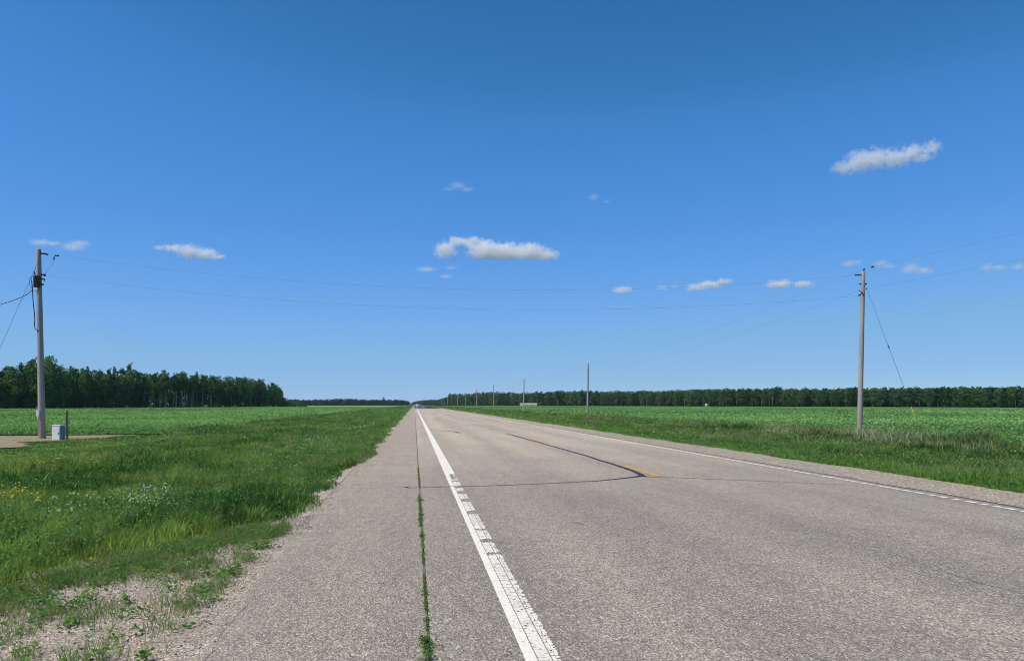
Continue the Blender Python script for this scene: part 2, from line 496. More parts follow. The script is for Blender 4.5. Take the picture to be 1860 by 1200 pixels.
def Yv(v, u=840): return G(u, v).y
strips('edge_line', [(.592, .657, 1.5, 14), (.592, .79, 13.97, 40), (.592, .79, 40, 1500)], M['white_line'], .004)
gaps = [(860, 862.5), (873, 876.5), (885.5, 888.5), (895, 899.5), (909, 914), (932, 937), (966, 967), (985, 989.5), (1010, 1012)]
ys = [Yv(1360)]
blocks = []
for a, b in reversed(gaps):
    blocks.append((ys[-1], Yv(b))); ys.append(Yv(a))
blocks.append((ys[-1], 13.95))
rw = random.Random(8)
def chipped(x0, x1, lanes, jit):
    q = []
    for a, b in blocks:
        for l in range(lanes):
            xa = x0 + (x1 - x0) * l / lanes; xb = x0 + (x1 - x0) * (l + 1) / lanes
            ya, yb = a + rw.uniform(-.3, 1) * jit, b - rw.uniform(-.3, 1) * jit
            cuts = [ya] + sorted(rw.uniform(ya, yb) for _ in range(int((yb - ya) * 5 * rw.random()))) + [yb]
            for c0, c1 in zip(cuts, cuts[1:]):
                if c1 - c0 > .02: q.append((xa, xb, c0 + .003, c1 - rw.choice([0, .002, .006, .014])))
    return q
strips('worn_edge_line', chipped(.663, .733, 5, .05), M['old_line'], .004)
strips('worn_edge_line', chipped(.740, .784, 2, .06), M['old_line'], .004, .012)
rr = random.Random(5); y = 6.0; pieces = []
while y < 26:
    k = min(1, max(0, (y - 14) / 10)); ln = rr.uniform(.14, .24) * (1 + 3 * k); gp = rr.uniform(.05, .11) * (1 - .75 * k)
    pieces.append((7.90, 8.01, y, y + ln)); y += ln + gp
pieces.append((7.90, 8.01, y, 1500))
strips('edge_line', pieces, M['right_line'], .004)
Z5 = .06
def cx(u, v, z=.06): return G(u, v, z)
d0 = cx(1183, 866).y; d1 = cx(1127, 846.5).y
CX = 4.42
dash = [(CX, CX + .13, d0, d1), (CX - .03, CX + .10, cx(976, 805.5).y, cx(966, 799).y + .6), (CX - .06, CX - .0, cx(1092, 841).y, cx(1078, 833).y)]
strips('centre_line', dash, M['yellow_line'], .004)
strips('centre_line', [(CX, CX + .12, d0 + 12.2 * k, d0 + 12.2 * k + 2.6) for k in range(2, 60)], M['faded_yellow'], .004)

def gp(u, v):
    p = G(u, v); p = G(u, v, Tz(p.x, p.y)); return (p.x, p.y)
ribbon('tar_seal', [gp(735, 885.5), gp(745, 887), gp(820, 885), gp(900, 883), gp(1000, 879), gp(1090, 874), gp(1130, 870), gp(1155, 867), gp(1165, 865)],
       [.05, .035, .045, .04, .04, .05, .06, .09, .12], M['tar'], .008, .006)
ribbon('tar_seal', [gp(1166, 866), gp(1158, 859.5), gp(1125, 848), gp(1075, 832), gp(1035, 820), gp(985, 805.5), gp(950, 796), gp(922, 788)],
       [.13, .10, .08, .075, .07, .065, .07, .06], M['tar'], .009, .012)
ribbon('crack_and_edge_line', [gp(1168, 866.5), gp(1260, 870), gp(1380, 874.5), gp(1480, 879), gp(1560, 882)], [.045, .036, .03, .026, .02], M['crack'], .003, .01)
ribbon('crack_and_edge_line', [gp(610, 887), gp(680, 887.5), gp(735, 886)], [.012, .016, .02], M['crack'], .003, .008)
ribbon('tar_seal', [gp(783, 781.5), gp(812, 783), gp(826, 784), gp(834, 786.5)], [.07, .08, .1, .2], M['crack'], .006, .02)
ribbon('crack_and_edge_line', [gp(1400, 944), gp(1450, 957), gp(1520, 973), gp(1560, 990)], [.003, .008, .006, .004], M['soft_crack_and_edge'], .003, .014, .05)
ribbon('crack_and_edge_line', [gp(1585, 1000), gp(1650, 1016), gp(1700, 1035), gp(1780, 1060), gp(1860, 1082), gp(1930, 1105)], [.003, .006, .004, .007, .005, .004], M['soft_crack_and_edge'], .003, .016, .05)
ribbon('crack_and_edge_line', [gp(1028, 950), gp(1045, 951), gp(1062, 954)], [.008, .02, .01], M['crack'], .003, .006, .03)
ribbon('crack_and_edge_line', [gp(1120, 1029), gp(1136, 1031)], [.006, .01], M['crack'], .003, .006, .03)
rj = random.Random(4)
ribbon('shoulder_joint', [(.082 + rj.uniform(-.008, .008), -4 + .8 * k_) for k_ in range(60)] + [(.082, 48), (.082, 300)], [rj.uniform(.008, .03) for k_ in range(60)] + [.022, .022], M['joint'], .004, .005)
ribbon('crack_and_edge_line', [(sh_x(y_)[0] - .004, y_) for y_ in np.arange(3.6, 8.4, .12)], [rj.uniform(.002, .010) * (1 if y_ < 5.6 else .25) for y_ in np.arange(3.6, 8.4, .12)], M['soft_crack_and_edge'], .001, .009, .04)  # thin dark line following the asphalt's outer edge against the gravel
# mirage pool lying over the hot road far ahead
V = [(-.3, 245, .12), (8.4, 245, .12), (8.4, 820, .12), (-.3, 820, .12)]
mg = poly_mesh('mirage', V, [0, 1, 2, 3], [0], M['mirage']); tag(mg, kind='stuff')

# ------------------------------------------------------------------ vegetation builders
def blades(name, x, y, z, h, w, lean, tint, mat=None):
    n = len(x); th = rng.uniform(0, 2 * math.pi, n)
    rx, ry = np.cos(th) * w / 2, np.sin(th) * w / 2
    la = rng.uniform(0, 2 * math.pi, n); lx, ly = np.cos(la) * lean * h + .06 * h, np.sin(la) * lean * h
    V = np.empty((n, 5, 3), np.float32)
    V[:, 0] = np.stack([x - rx, y - ry, z], 1); V[:, 1] = np.stack([x + rx, y + ry, z], 1)
    mx, my, mz = x + lx * .35, y + ly * .35, z + h * .58
    V[:, 2] = np.stack([mx - rx * .85, my - ry * .85, mz], 1); V[:, 3] = np.stack([mx + rx * .85, my + ry * .85, mz], 1)
    V[:, 4] = np.stack([x + lx, y + ly, z + h * (1 - .3 * lean)], 1)
    b = (np.arange(n) * 5)[:, None]
    L = (b + np.array([[0, 1, 3, 2, 2, 3, 4]])).ravel()
    S = ((np.arange(n) * 7)[:, None] + np.array([[0, 4]])).ravel()
    return poly_mesh(name, V.reshape(-1, 3), L, S, mat or M['grass'], np.repeat(tint, 5, 0))

def leaves_arrays(c, size, flat=0.0, aspect=.6):
    """diamond leaves at centres c; flat 0 random normals .. 1 facing up"""
    n = len(c)
    nr = rng.normal(size=(n, 3)); nr /= np.linalg.norm(nr, axis=1)[:, None]
    nr[:, 2] = np.abs(nr[:, 2]); nr = nr * (1 - flat) + np.array([0, 0, 1.0]) * flat
    nr /= np.linalg.norm(nr, axis=1)[:, None]
    a = rng.normal(size=(n, 3)); a -= nr * (a * nr).sum(1)[:, None]; a /= np.linalg.norm(a, axis=1)[:, None]
    b = np.cross(nr, a)
    s = np.asarray(size)[:, None] / 2
    V = np.empty((n, 4, 3), np.float32)
    V[:, 0] = c - a * s; V[:, 1] = c + b * s * aspect; V[:, 2] = c + a * s; V[:, 3] = c - b * s * aspect
    return V.reshape(-1, 3)

def leaves(name, c, size, tint, mat, flat=0.0, aspect=.6, parent=None):
    n = len(c)
    return poly_mesh(name, leaves_arrays(c, size, flat, aspect), np.arange(n * 4), np.arange(n) * 4, mat, np.repeat(tint, 4, 0), parent)

def lerp3(a, b, t): return np.array(a)[None] * (1 - t[:, None]) + np.array(b)[None] * t[:, None]

def grass_tint(x, y, side):
    n = len(x)
    big = fbm(x * .38, y * .16, 11); mid = fbm(x * 1.1, y * .6, 12); fine = vnoise(x * 3.5, y * 2.5, 13)
    t = np.clip(.47 + (big - .5) * 1.7 + (mid - .5) * 1.6 + (fine - .5) * .6 + rng.normal(0, .13, n), 0, 1)
    c = lerp3((.034, .085, .018), (.165, .215, .060), t)
    blu = np.clip((fbm(x * .3 + 9, y * .13, 14) - .47) * 4, 0, 1)[:, None]
    c = c * (1 - .35 * blu) + np.array([.045, .120, .050]) * .35 * blu
    olive = (np.clip((fbm(x * .5 + 31, y * .25, 15) - .56) * 6, 0, 1) * sstep(9, 16, y))[:, None]
    c = c * (1 - .35 * olive) + np.array([.17, .16, .085]) * .35 * olive
    t = t * 1.0; dry = (rng.random(n) < .035)[:, None]
    c = np.where(dry, np.array([.25, .24, .13]), c)
    cl_ = .68 + .64 * vnoise(x * 5.5 + 3, y * 3.2, 16)          # tussocks differ from one another
    return c * (rng.uniform(.7, 1.3, n) * cl_)[:, None]

def sample_band(y0, y1, xlo, xhi, dens):
    """random points with dens(y) per m2; xlo/xhi functions of y"""
    ysr = np.linspace(y0, y1, 400); w = np.maximum(xhi(ysr) - xlo(ysr), 0) * dens(ysr)
    N = int(np.trapz(w, ysr)); cdf = np.cumsum(w); cdf /= cdf[-1]
    y = np.interp(rng.random(N), cdf, ysr); lo, hi = xlo(y), xhi(y)
    return lo + (hi - lo) * rng.random(N), y

def left_lo(y): return np.maximum(-.52 * y - 3.0, np.where(y < 47, -40, -14.8 + 2 * (fbm(y * .15, y * 0, 3) - .5)))
DENS = lambda y: np.where(y < 14, 1750, np.where(y < 45, 1750 * (14 / np.maximum(y, 1)) ** 1.7, 1750 * (14 / 45) ** 1.7 * (45 / np.maximum(y, 1)) ** 2.0))

# left verge ------------------------------------------------------
xs_, ys_ = [], []
for a, b in ((5.0, 14), (14, 45), (45, 160), (160, 800)):
    x, y = sample_band(a, b, left_lo, edge_left, DENS); xs_.append(x); ys_.append(y)
x = np.concatenate(xs_); y = np.concatenate(ys_)
on_dirt = (y > 28.5) & (y < 47.4) & (x < np.interp(y, [28, 30, 33, 36, 39, 40.5, 42, 47], [-17.4, -16.0, -16.2, -17.1, -18.2, -17.0, -16.5, -16.2]) + (fbm(x * .8, y * .8, 21) - .5) * 3)
sparse = (rng.random(len(x)) < .03)
keep = ~on_dirt | sparse
x, y = x[keep], y[keep]
d = np.hypot(x, y); inset = edge_left(y) - x
ramp_ = sstep(0, 1, inset / np.interp(y, [5.5, 8, 9.5], [.45, .55, .9]))
h = (.07 + .135 * ramp_) * rng.uniform(.55, 1.25, len(x)) * (.25 + 1.0 * fbm(x * .6, y * .4, 31) + .6 * fbm(x * 1.9, y * 1.3, 32)) + .10 * sstep(3, 7, -x) * rng.random(len(x))
h = h * (.5 + 1.0 * vnoise(x * 5.5, y * 3.2, 35))
keep = rng.random(len(x)) < (.18 + .82 * sstep(0, .55, inset + (fbm(x * 2, y * 2, 33) - .5) * .7))
x, y, d, h = x[keep], y[keep], d[keep], h[keep]
h = np.where((y > 18) & (y < 47) & (x < -10.5), h * (1 - .78 * sstep(19, 26, y) * sstep(-10.5, -13.5, x)), h)
g = blades('roadside_grass', x, y, T(x, y) - .01, h, np.maximum(.0055, d * .0011) * rng.uniform(.7, 1.5, len(x)), rng.uniform(.05, .9, len(x)), grass_tint(x, y, -1))
tag(g, 'tall green grass filling the verge and ditch on the left', None, kind='stuff')

# right verge -----------------------------------------------------
r_lo = lambda y: 10.75 + (fbm(y * .5, y * 0, 6) - .5) * .7
r_hi = lambda y: np.minimum(23.5 + (fbm(y * .2, y * 0, 7) - .5) * 3, .90 * y + 3)
xs_, ys_ = [], []
for a, b in ((8, 45), (45, 160), (160, 900)):
    x, y = sample_band(a, b, r_lo, r_hi, lambda v: DENS(v) * .9); xs_.append(x); ys_.append(y)
x = np.concatenate(xs_); y = np.concatenate(ys_); d = np.hypot(x, y); inset = x - r_lo(y)
h = (.10 + .15 * sstep(0, 1.5, inset) + .16 * sstep(9, 13, inset)) * rng.uniform(.5, 1.25, len(x)) * (.25 + 1.0 * fbm(x * .5, y * .4, 41) + .6 * fbm(x * 1.7, y * 1.2, 42))
h = h * (.5 + 1.0 * vnoise(x * 5.5, y * 3.2, 45))
c = grass_tint(x, y, 1)
brown = np.clip((fbm(x * .3 + 3, y * .2, 44) - .42) * 3.2, 0, 1) * sstep(1, 4, inset) * (rng.random(len(x)) < .5)
c = c * (1 - .8 * brown[:, None]) + np.array([.19, .145, .085]) * .8 * brown[:, None]
bright = (1 - sstep(.5, 2.2, inset))[:, None]
c = c * (1 - .5 * bright) + np.array([.13, .23, .05]) * .5 * bright
g = blades('roadside_grass', x, y, T(x, y) - .01, h, np.maximum(.006, d * .0012) * rng.uniform(.7, 1.4, len(x)), rng.uniform(.1, .7, len(x)), c)
tag(g, 'green and brownish grass on the verge beyond the far lane', None, kind='stuff')

# small leaves of clover and other herbs sprinkled through both verges
def herbs(y0, y1, lo, hi, dn, side, label):
    xs_, ys_ = [], []
    for a, b in y0_y1(y0, y1):
        x, y = sample_band(a, b, lo, hi, dn); xs_.append(x); ys_.append(y)
    x = np.concatenate(xs_); y = np.concatenate(ys_)
    inset = (edge_left(y) - x) if side < 0 else (x - r_lo(y))
    k_ = (rng.random(len(x)) < np.clip(.15 + 1.5 * (fbm(x * .9, y * .5, 91) - .35), 0, 1)) & (inset > .02)
    k_ &= ~((side < 0) & (y > 29) & (y < 47.5) & (x < -14.3))
    x, y, inset = x[k_], y[k_], inset[k_]; d = np.hypot(x, y)
    z = T(x, y) + (.03 + .24 * sstep(0, .8, inset) * rng.random(len(x)) ** .6 * (.5 + fbm(x * .6, y * .4, 31)))
    t = np.clip(rng.normal(.5, .28, len(x)) + (fbm(x * .7, y * .35, 92) - .5), 0, 1)
    c = lerp3((.040, .105, .026), (.150, .225, .075), t)
    pale_ = (rng.random(len(x)) < .03)[:, None]; c = np.where(pale_, np.array([.26, .30, .18]), c)
    o = leaves('verge_herbs', np.stack([x, y, z], 1), np.maximum(.022, d * .0020) * rng.uniform(.6, 1.5, len(x)), c, M['grass'], .25, .6)
    tag(o, label, None, kind='stuff')
def y0_y1(a, b):
    e = [a]
    while e[-1] < b: e.append(min(b, e[-1] * 1.6))
    return list(zip(e, e[1:]))
HD = lambda y: np.where(y < 12, 700, 700 * (12 / np.maximum(y, 1)) ** 1.75)
herbs(5, 300, left_lo, edge_left, HD, -1, 'small leafy herbs among the grass of the left verge')
herbs(9, 300, r_lo, r_hi, HD, 1, 'small leafy herbs among the grass of the right verge')

# dry stems by the right pole and along the field edge
n = 3600
y = 25 + 24 * rng.random(n) ** 1.2; x = 22.3 + 1.5 * rng.normal(size=n)
m = fbm(x * .6, y * .35, 51) > .53; x, y = x[m], y[m]; d = np.hypot(x, y)
g = blades('dry_grass', x, y, T(x, y), rng.uniform(.35, 1.0, len(x)), np.maximum(.004, d * .00032), rng.uniform(.1, 1.0, len(x)),
           lerp3((.24, .25, .16), (.44, .40, .32), rng.random(len(x))))
tag(g, 'pale dry grass stems standing along the edge of the right field', None, kind='stuff')

# broad-leaved weeds mixed into both verges
def weed_patch(cx_, cy_, n, spread, hmax, size, c0, c1):
    x = cx_ + rng.normal(0, spread, n); y = cy_ + rng.normal(0, spread * 1.3, n)
    z = T(x, y) + hmax * rng.random(n) ** .6
    return np.stack([x, y, z], 1), size * rng.uniform(.6, 1.3, n), lerp3(c0, c1, rng.random(n))
cs, ss, ts = [], [], []
def add(p): cs.append(p[0]); ss.append(p[1]); ts.append(p[2])
for k in range(420):                                   # scattered leafy clumps
    if k % 3:
        y_ = 6 + 45 * rng.random() ** 1.6; x_ = float(edge_left(y_)) - .25 - rng.random() * min(10, .45 * y_)
        if y_ > 30 and x_ < -13: continue
    else:
        y_ = 13 + 60 * rng.random() ** 1.5; x_ = 10.2 + 11 * rng.random()
    dd = math.hypot(x_, y_)
    pal = [((.04, .10, .02), (.06, .15, .03)), ((.05, .12, .02), (.10, .18, .04)), ((.04, .10, .05), (.08, .15, .08))][int(rng.integers(3))]
    add(weed_patch(x_, y_, int(rng.integers(40, 110)), rng.uniform(.12, .32), rng.uniform(.25, .5), max(.035, dd * .0022), *pal))
pale = ((.14, .20, .11), (.30, .34, .24))
for u, v, nn, sp in ((235, 940, 170, .22), (262, 952, 120, .16), (110, 965, 110, .2), (285, 935, 90, .2), (568, 800, 180, .5), (545, 815, 140, .45), (530, 850, 70, .3), (485, 872, 60, .22),
                  (660, 778, 120, .7), (600, 830, 60, .3), (1380, 800, 60, .5), (985, 800, 0, .1)):
    if nn:
        p = G(u, v, -.15); add(weed_patch(p.x, p.y, nn, sp, .5, max(.045, p.y * .0022), *pale))
w = leaves('leafy_weeds', np.concatenate(cs), np.concatenate(ss), np.concatenate(ts), M['grass'], .25, .55)
tag(w, 'low broad-leaved weeds growing through the verge grass', None, kind='stuff')

# yellow wildflowers
cs, ss, ts = [], [], []
for u, v, nn, sp in ((8, 890, 80, .3), (35, 880, 30, .25), (-15, 895, 70, .3), (90, 838, 40, .35), (150, 836, 14, .4), (285, 817, 16, .6), (1630, 842, 12, .4), (1835, 815, 60, .6), (1870, 818, 60, .6), (1215, 800, 30, .7), (1590, 855, 16, .3), (160, 800, 12, .4)):
    p = G(u, v, -.1)
    add(weed_patch(p.x, p.y, nn, sp, .5, max(.03, p.y * .0016), (.55, .42, .03), (.75, .60, .06)))
w = leaves('wildflowers', np.concatenate(cs), np.concatenate(ss), np.concatenate(ts), M['grass'], .5, .9)
tag(w, 'small yellow wildflowers dotted through the grass', None, kind='stuff')

# sparse tufts on the gravel driveway edge
tx, ty, th_, tw_, tl_, tc_ = [], [], [], [], [], []
lc, ls, lt = [], [], []
for k in range(1900):
    y_ = 3.9 + 5.4 * rng.random(); e = float(edge_left(y_))
    x_ = -1.46 + (e - .1 + 1.46) * rng.random()
    if x_ > -1.46: continue
    closeness = float(sstep(1.1, 0, x_ - e)); A_ = np.array([x_]); B_ = np.array([y_])
    p_ = .34 + .34 * closeness + .30 * float(sstep(-1.7, -2.6, x_))
    if rng.random() > p_ * float(np.clip(3.2 * (fbm(A_ * 1.6, B_ * 1.6, 61, 2)[0] - .22), .1, 1.3)): continue
    n = int(rng.integers(10, 45)); sp = rng.uniform(.02, .085)
    kind = rng.random()
    if kind < .68:
        tx.append(x_ + rng.normal(0, sp, n)); ty.append(y_ + rng.normal(0, sp, n))
        th_.append(rng.uniform(.03, .12, n) * rng.uniform(.7, 1.5)); tw_.append(np.full(n, .004)); tl_.append(rng.uniform(.3, 1.3, n))
        tc_.append(lerp3((.06, .10, .035), (.15, .18, .085), np.clip(rng.normal(rng.random(), .2, n), 0, 1)) * (1 if rng.random() > .25 else np.array([1.25, 1.0, 1.0])))
    else:
        xx = x_ + rng.normal(0, sp, n); yy = y_ + rng.normal(0, sp, n)
        lc.append(np.stack([xx, yy, T(xx, yy) + .012 + rng.random(n) * .06], 1)); ls.append(rng.uniform(.02, .05, n))
        lt.append(lerp3((.03, .10, .02), (.09, .17, .035), np.clip(rng.normal(rng.random(), .2, n), 0, 1)))
x = np.concatenate(tx); y = np.concatenate(ty)
g = blades('sparse_grass', x, y, T(x, y), np.concatenate(th_), np.concatenate(tw_), np.concatenate(tl_), np.concatenate(tc_))
tag(g, 'thin grass tufts scattered over the gravel', None, kind='stuff')
w = leaves('ground_cover', np.concatenate(lc), np.concatenate(ls), np.concatenate(lt), M['grass'], .45, .55)
tag(w, 'low creeping weeds scattered over the gravel', None, kind='stuff')

# loose stones
def stones(name, x, y, lift, size, tint, label):
    n = len(x); base = np.array([[1, 0, 0], [0, 1, 0], [-1, 0, 0], [0, -1, 0], [0, 0, .8], [0, 0, -.8]], float)
    V = base[None] * (size[:, None, None] / 2) * rng.uniform(.55, 1.25, (n, 6, 1))
    a = rng.uniform(0, 6.28, n); ca, sa = np.cos(a)[:, None], np.sin(a)[:, None]
    X = V[:, :, 0] * ca - V[:, :, 1] * sa; Y = V[:, :, 0] * sa + V[:, :, 1] * ca
    V = np.stack([X + x[:, None], Y + y[:, None], V[:, :, 2] + (T(x, y) + lift + size * .12)[:, None]], 2)
    f = np.array([0, 1, 4, 1, 2, 4, 2, 3, 4, 3, 0, 4, 1, 0, 5, 2, 1, 5, 3, 2, 5, 0, 3, 5])
    L = (np.arange(n)[:, None] * 6 + f[None]).ravel()
    return tag(poly_mesh(name, V.reshape(-1, 3), L, np.arange(n * 8) * 3, M['stone'], np.repeat(tint, 6, 0)), label, None, kind='stuff')
k = NT('loose_stone'); a_ = k.n('ShaderNodeAttribute', attribute_name='tint'); k.bsdf(a_.outputs['Color'], .85, .2); M['stone'] = k.m
def stone_tint(n): 
    t = rng.random(n)
    c = lerp3((.18, .155, .125), (.47, .42, .35), t); c[rng.random(n) < .07] = (.75, .72, .68); c[rng.random(n) < .08] = (.10, .09, .09)
    return c
n = 26000
y = 3.6 + 6.5 * rng.random(n); e = edge_left(y)
x = -1.15 - rng.random(n) ** .9 * (np.maximum(-e - 1.15, .3) + .4)
stones('gravel', x, y, .005, rng.uniform(.005, .011, n) * (1 + 1.4 * (rng.random(n) < .06)), stone_tint(n), 'loose beige gravel beside the asphalt apron')
n = 14000
y = 8 + 34 * rng.random(n) ** 1.5; x = 8.25 + 2.6 * rng.random(n)
stones('gravel', x, y, .022, rng.uniform(.008, .026, n), stone_tint(n) * np.array([1.22, 1.17, 1.08]), 'loose beige gravel along the far edge of the road')
n = 7000
y = 9 + 26 * rng.random(n) ** 1.5; x = -1.35 + 1.4 * rng.random(n) ** 1.8
stones('gravel', x, y, .008, rng.uniform(.008, .02, n), stone_tint(n), 'loose chippings strewn over the near shoulder')

# weeds in the shoulder joint: one thing each
crack_weeds = [(1164, 1212, .10, 900, 'biggest leafy weed in the shoulder joint, at the near end of the crack'),
               (1126, 1150, .03, 150, 'short sparse weed just beyond the biggest weed in the shoulder joint'),
               (1046, 1114, .045, 800, 'long low green weed strip lying in the near half of the shoulder joint'),
               (1006, 1028, .06, 260, 'weed with a spreading sprig to the left of the joint, beyond the long strip'),
               (966, 998, .030, 200, 'thin brownish green weed in the middle of the shoulder joint'),
               (903, 958, .085, 900, 'ragged bright green weed strip below the black tar line in the joint'),
               (850, 884, .045, 400, 'weed strip in the joint just above the black tar line')]
for v0, v1, sp, n, lab in crack_weeds:
    n = int(n * .62)
    ya, yb = G(753 + .082 / 1.389 * (v1 - HOR), v1).y, G(753 + .082 / 1.389 * (v0 - HOR), v0).y
    t_ = rng.random(n); yy = ya + (yb - ya) * t_
    env = np.clip(fbm(yy * 9, yy * 0, int(v0)) * 5.0 - 2.15, .0, 1.2) * np.sin(np.pi * np.clip(t_, .04, .96)) ** .4
    off = rng.normal(0, .5, n); off[rng.random(n) < .2] *= 1.8
    c = np.stack([off * sp * .72 * env - .15 * sp, yy - (ya + yb) / 2, .004 + rng.random(n) ** 1.4 * np.exp(-off ** 2) * sp * env * 1.1], 1)
    t = lerp3((.035, .085, .022), (.10, .165, .045), np.clip(rng.normal(.45, .3, n), 0, 1))
    old = (rng.random(n) < (.4 if 'brown' in lab else .12))[:, None]; t = np.where(old, np.array([.16, .125, .075]), t)
    m_ = int((yb - ya) / .012) + 2; yr = np.linspace(ya, yb, m_) - (ya + yb) / 2      # creeping runner that joins the tufts
    c = np.concatenate([c, np.stack([rng.normal(0, .004, m_), yr, np.full(m_, .006)], 1)])
    t = np.concatenate([t, np.tile([[.10, .11, .05]], (m_, 1))]); sz = np.concatenate([rng.uniform(.009, .028, n) * (1.6 if v0 < 1000 else 1), np.full(m_, .022)])
    o = leaves('weed', c, sz, t, M['grass'], .3, .5)
    o.location = (.082, (ya + yb) / 2, .012)
    tag(o, lab, 'weed', 'weeds growing in the shoulder joint')

# ------------------------------------------------------------------ crop fields
def crop_leaves(name, y0, y1, xlo, xhi, label):
    size = lambda d: np.clip(.0023 * d, .09, .55)
    dens = lambda y: 1.9 / size(np.maximum(y, 1)) ** 2 * np.where(y > 230, .7, 1)
    xs_, ys_ = [], []
    e = [y0]
    while e[-1] < y1: e.append(min(y1, e[-1] * 1.5))
    for a, b in zip(e, e[1:]):
        x, y = sample_band(a, b, xlo, xhi, dens); xs_.append(x); ys_.append(y)
    x = np.concatenate(xs_); y = np.concatenate(ys_); d = np.hypot(x, y)
    g = np.where(d < 85, .46, np.where(d < 170, .8, 1.5))                   # plants: leaves gathered round jittered stems
    ix, iy = np.floor(x / g), np.floor(y / g)
    cx_ = (ix + .2 + .6 * _hash(ix, iy, 5)) * g; cy_ = (iy + .2 + .6 * _hash(ix, iy, 6)) * g; hv = _hash(ix, iy, 7)
    x = cx_ + (x - cx_) * .72; y = cy_ + (y - cy_) * .72
    dome = np.clip(1 - (np.hypot(x - cx_, y - cy_) / (.55 * g)) ** 2, 0, 1)
    cl = fbm(x * .35, y * .12, 71)
    z = T(x, y) + (.06 + (.10 + .28 * dome) * rng.random(len(x)) ** .45 * (.55 + .5 * hv + .35 * cl)) * np.where(d > 230, .8, 1)
    t = np.clip(.5 + (fbm(x * .05, y * .03, 72) - .5) * 2.4 + (hv - .5) * .3 + rng.normal(0, .15, len(x)), 0, 1)
    c = lerp3((.095, .175, .060), (.165, .272, .103), t)
    yel = (rng.random(len(x)) < .04)[:, None]; c = np.where(yel, np.array([.20, .28, .08]), c)
    o = leaves(name, np.stack([x, y, z], 1), size(d) * rng.uniform(.6, 1.3, len(x)), c, M['crop'], .12, .85)
    return tag(o, label, None, kind='stuff')
cl_hi = lambda y: -14.6 + 2 * (fbm(y * .15, y * 0, 3) - .5)
crop_leaves('crop', 46.8, 470, lambda y: np.maximum(-.53 * y - 4, -190 + 0 * y), cl_hi, 'low leafy green crop filling the left field')
cr_lo = lambda y: 23.2 + (fbm(y * .2, y * 0, 7) - .5) * 3
crop_leaves('crop', 26, 760, cr_lo, lambda y: np.maximum(np.minimum(.92 * y + 4, np.interp(y, [0, 330, 800], [460, 430, 175])), cr_lo(y)), 'low leafy green crop filling the right field')
# the closed canopy under the leaves
cz = lambda x, y: T(x, y) + np.interp(np.hypot(x, y), [40, 120, 300], [.06, .12, .20]) + .08 * vnoise(x * 1.1, y * 1.1, 81)
ysl = yline(47, 520, 1.2, 1.03)
sheet('crop_field', lambda y: list(np.linspace(-200, -15.0, 70)), ysl, cz, M['canopy'])
sheet('crop_field', lambda y: list(24.2 + np.linspace(0, 1, 90) ** 2 * (float(np.interp(y, [0, 330, 800, 1000], [520, 480, 190, 120])) - 24.2)), yline(24, 900, 1.2, 1.03), cz, M['canopy'])

# pale stubble margin at the far edge of the right field, and far meadow left
def far_strip(name, pts, w, mat, z):
    V = []; L = []; S = []
    for k, (p, q) in enumerate(pts):
        V += [(p[0], p[1], Tz(p[0], p[1]) + z), (q[0], q[1], Tz(q[0], q[1]) + z)]
    for k in range(len(pts) - 1):
        S.append(len(L)); L += [2 * k, 2 * k + 2, 2 * k + 3, 2 * k + 1]
    return tag(poly_mesh(name, V, L, S, mat), kind='structure')

# ------------------------------------------------------------------ trees
def crown_points(H, base, width, n, blobs, rs, top='round'):
    """leaf centres on the shells of many overlapping clumps inside an uneven crown"""
    cz0 = H * base; ch = H - cz0
    C = []
    for b in range(blobs):
        t = (b + rs.random()) / blobs
        prof = {'round': math.sqrt(max(0, 1 - (2 * t - .95) ** 2)) * .9 + .12, 'cone': 1.08 - t, 'tall': (.55 + .5 * math.sin(math.pi * min(1, t * 1.05))) * (1 if t < .8 else .6)}[top]
        a = rs.random() * 6.283; r = width / 2 * prof * rs.uniform(.25, .85)
        C.append((math.cos(a) * r, math.sin(a) * r, cz0 + ch * (t * .93 + .02), width * (.16 + .13 * rs.random()) * (.55 + .5 * prof)))
    C = np.array(C)
    pick = rs.choice(len(C), n, p=C[:, 3] ** 2 / (C[:, 3] ** 2).sum())
    dirs = rs.normal(size=(n, 3)); dirs /= np.linalg.norm(dirs, axis=1)[:, None]
    rad = C[pick, 3] * rs.uniform(.55, 1.12, n)
    p = C[pick, :3] + dirs * rad[:, None] * np.array([1, 1, .85])
    p[:, 2] = np.clip(p[:, 2], .2, H)
    tone = rs.uniform(.72, 1.28, len(C))[pick]
    return p, tone

def make_tree(name, H, base, width, n, blobs, seed, top, bark, c0, c1, leaf=.55, trunk_r=.16, limbs=6):
    rs = np.random.default_rng(seed)
    root = empty(name, (0, 0, 0))
    bm = bmesh.new()
    bend = rs.normal(0, .25, 2)
    tp = [Vector((bend[0] * (t ** 2), bend[1] * (t ** 2), H * .9 * t - (.3 if t == 0 else 0))) for t in (0, .25, .5, .75, 1)]
    tube(bm, tp, [trunk_r, trunk_r * .8, trunk_r * .6, trunk_r * .4, trunk_r * .12], 6)
    for k in range(limbs):
        t = base * .8 + (1 - base) * .8 * (k + rs.random()) / limbs; s = Vector((bend[0] * t * t, bend[1] * t * t, H * .9 * t)); a = rs.random() * 6.28
        ln = width * .38 * (1 - .5 * t)
        tube(bm, [s, s + Vector((math.cos(a) * ln * .5, math.sin(a) * ln * .5, ln * .35)), s + Vector((math.cos(a) * ln, math.sin(a) * ln, ln * .8))], [trunk_r * .4, trunk_r * .28, trunk_r * .1], 5)
    obj('trunk', bm, bark, root)
    p, tone = crown_points(H, base, width, n, blobs, rs, top)
    c = lerp3(c0, c1, rs.random(n)) * tone[:, None]
    leaves('crown', p, leaf * rs.uniform(.6, 1.4, n), c, M['leaf'], .15, .7, root)
    return root

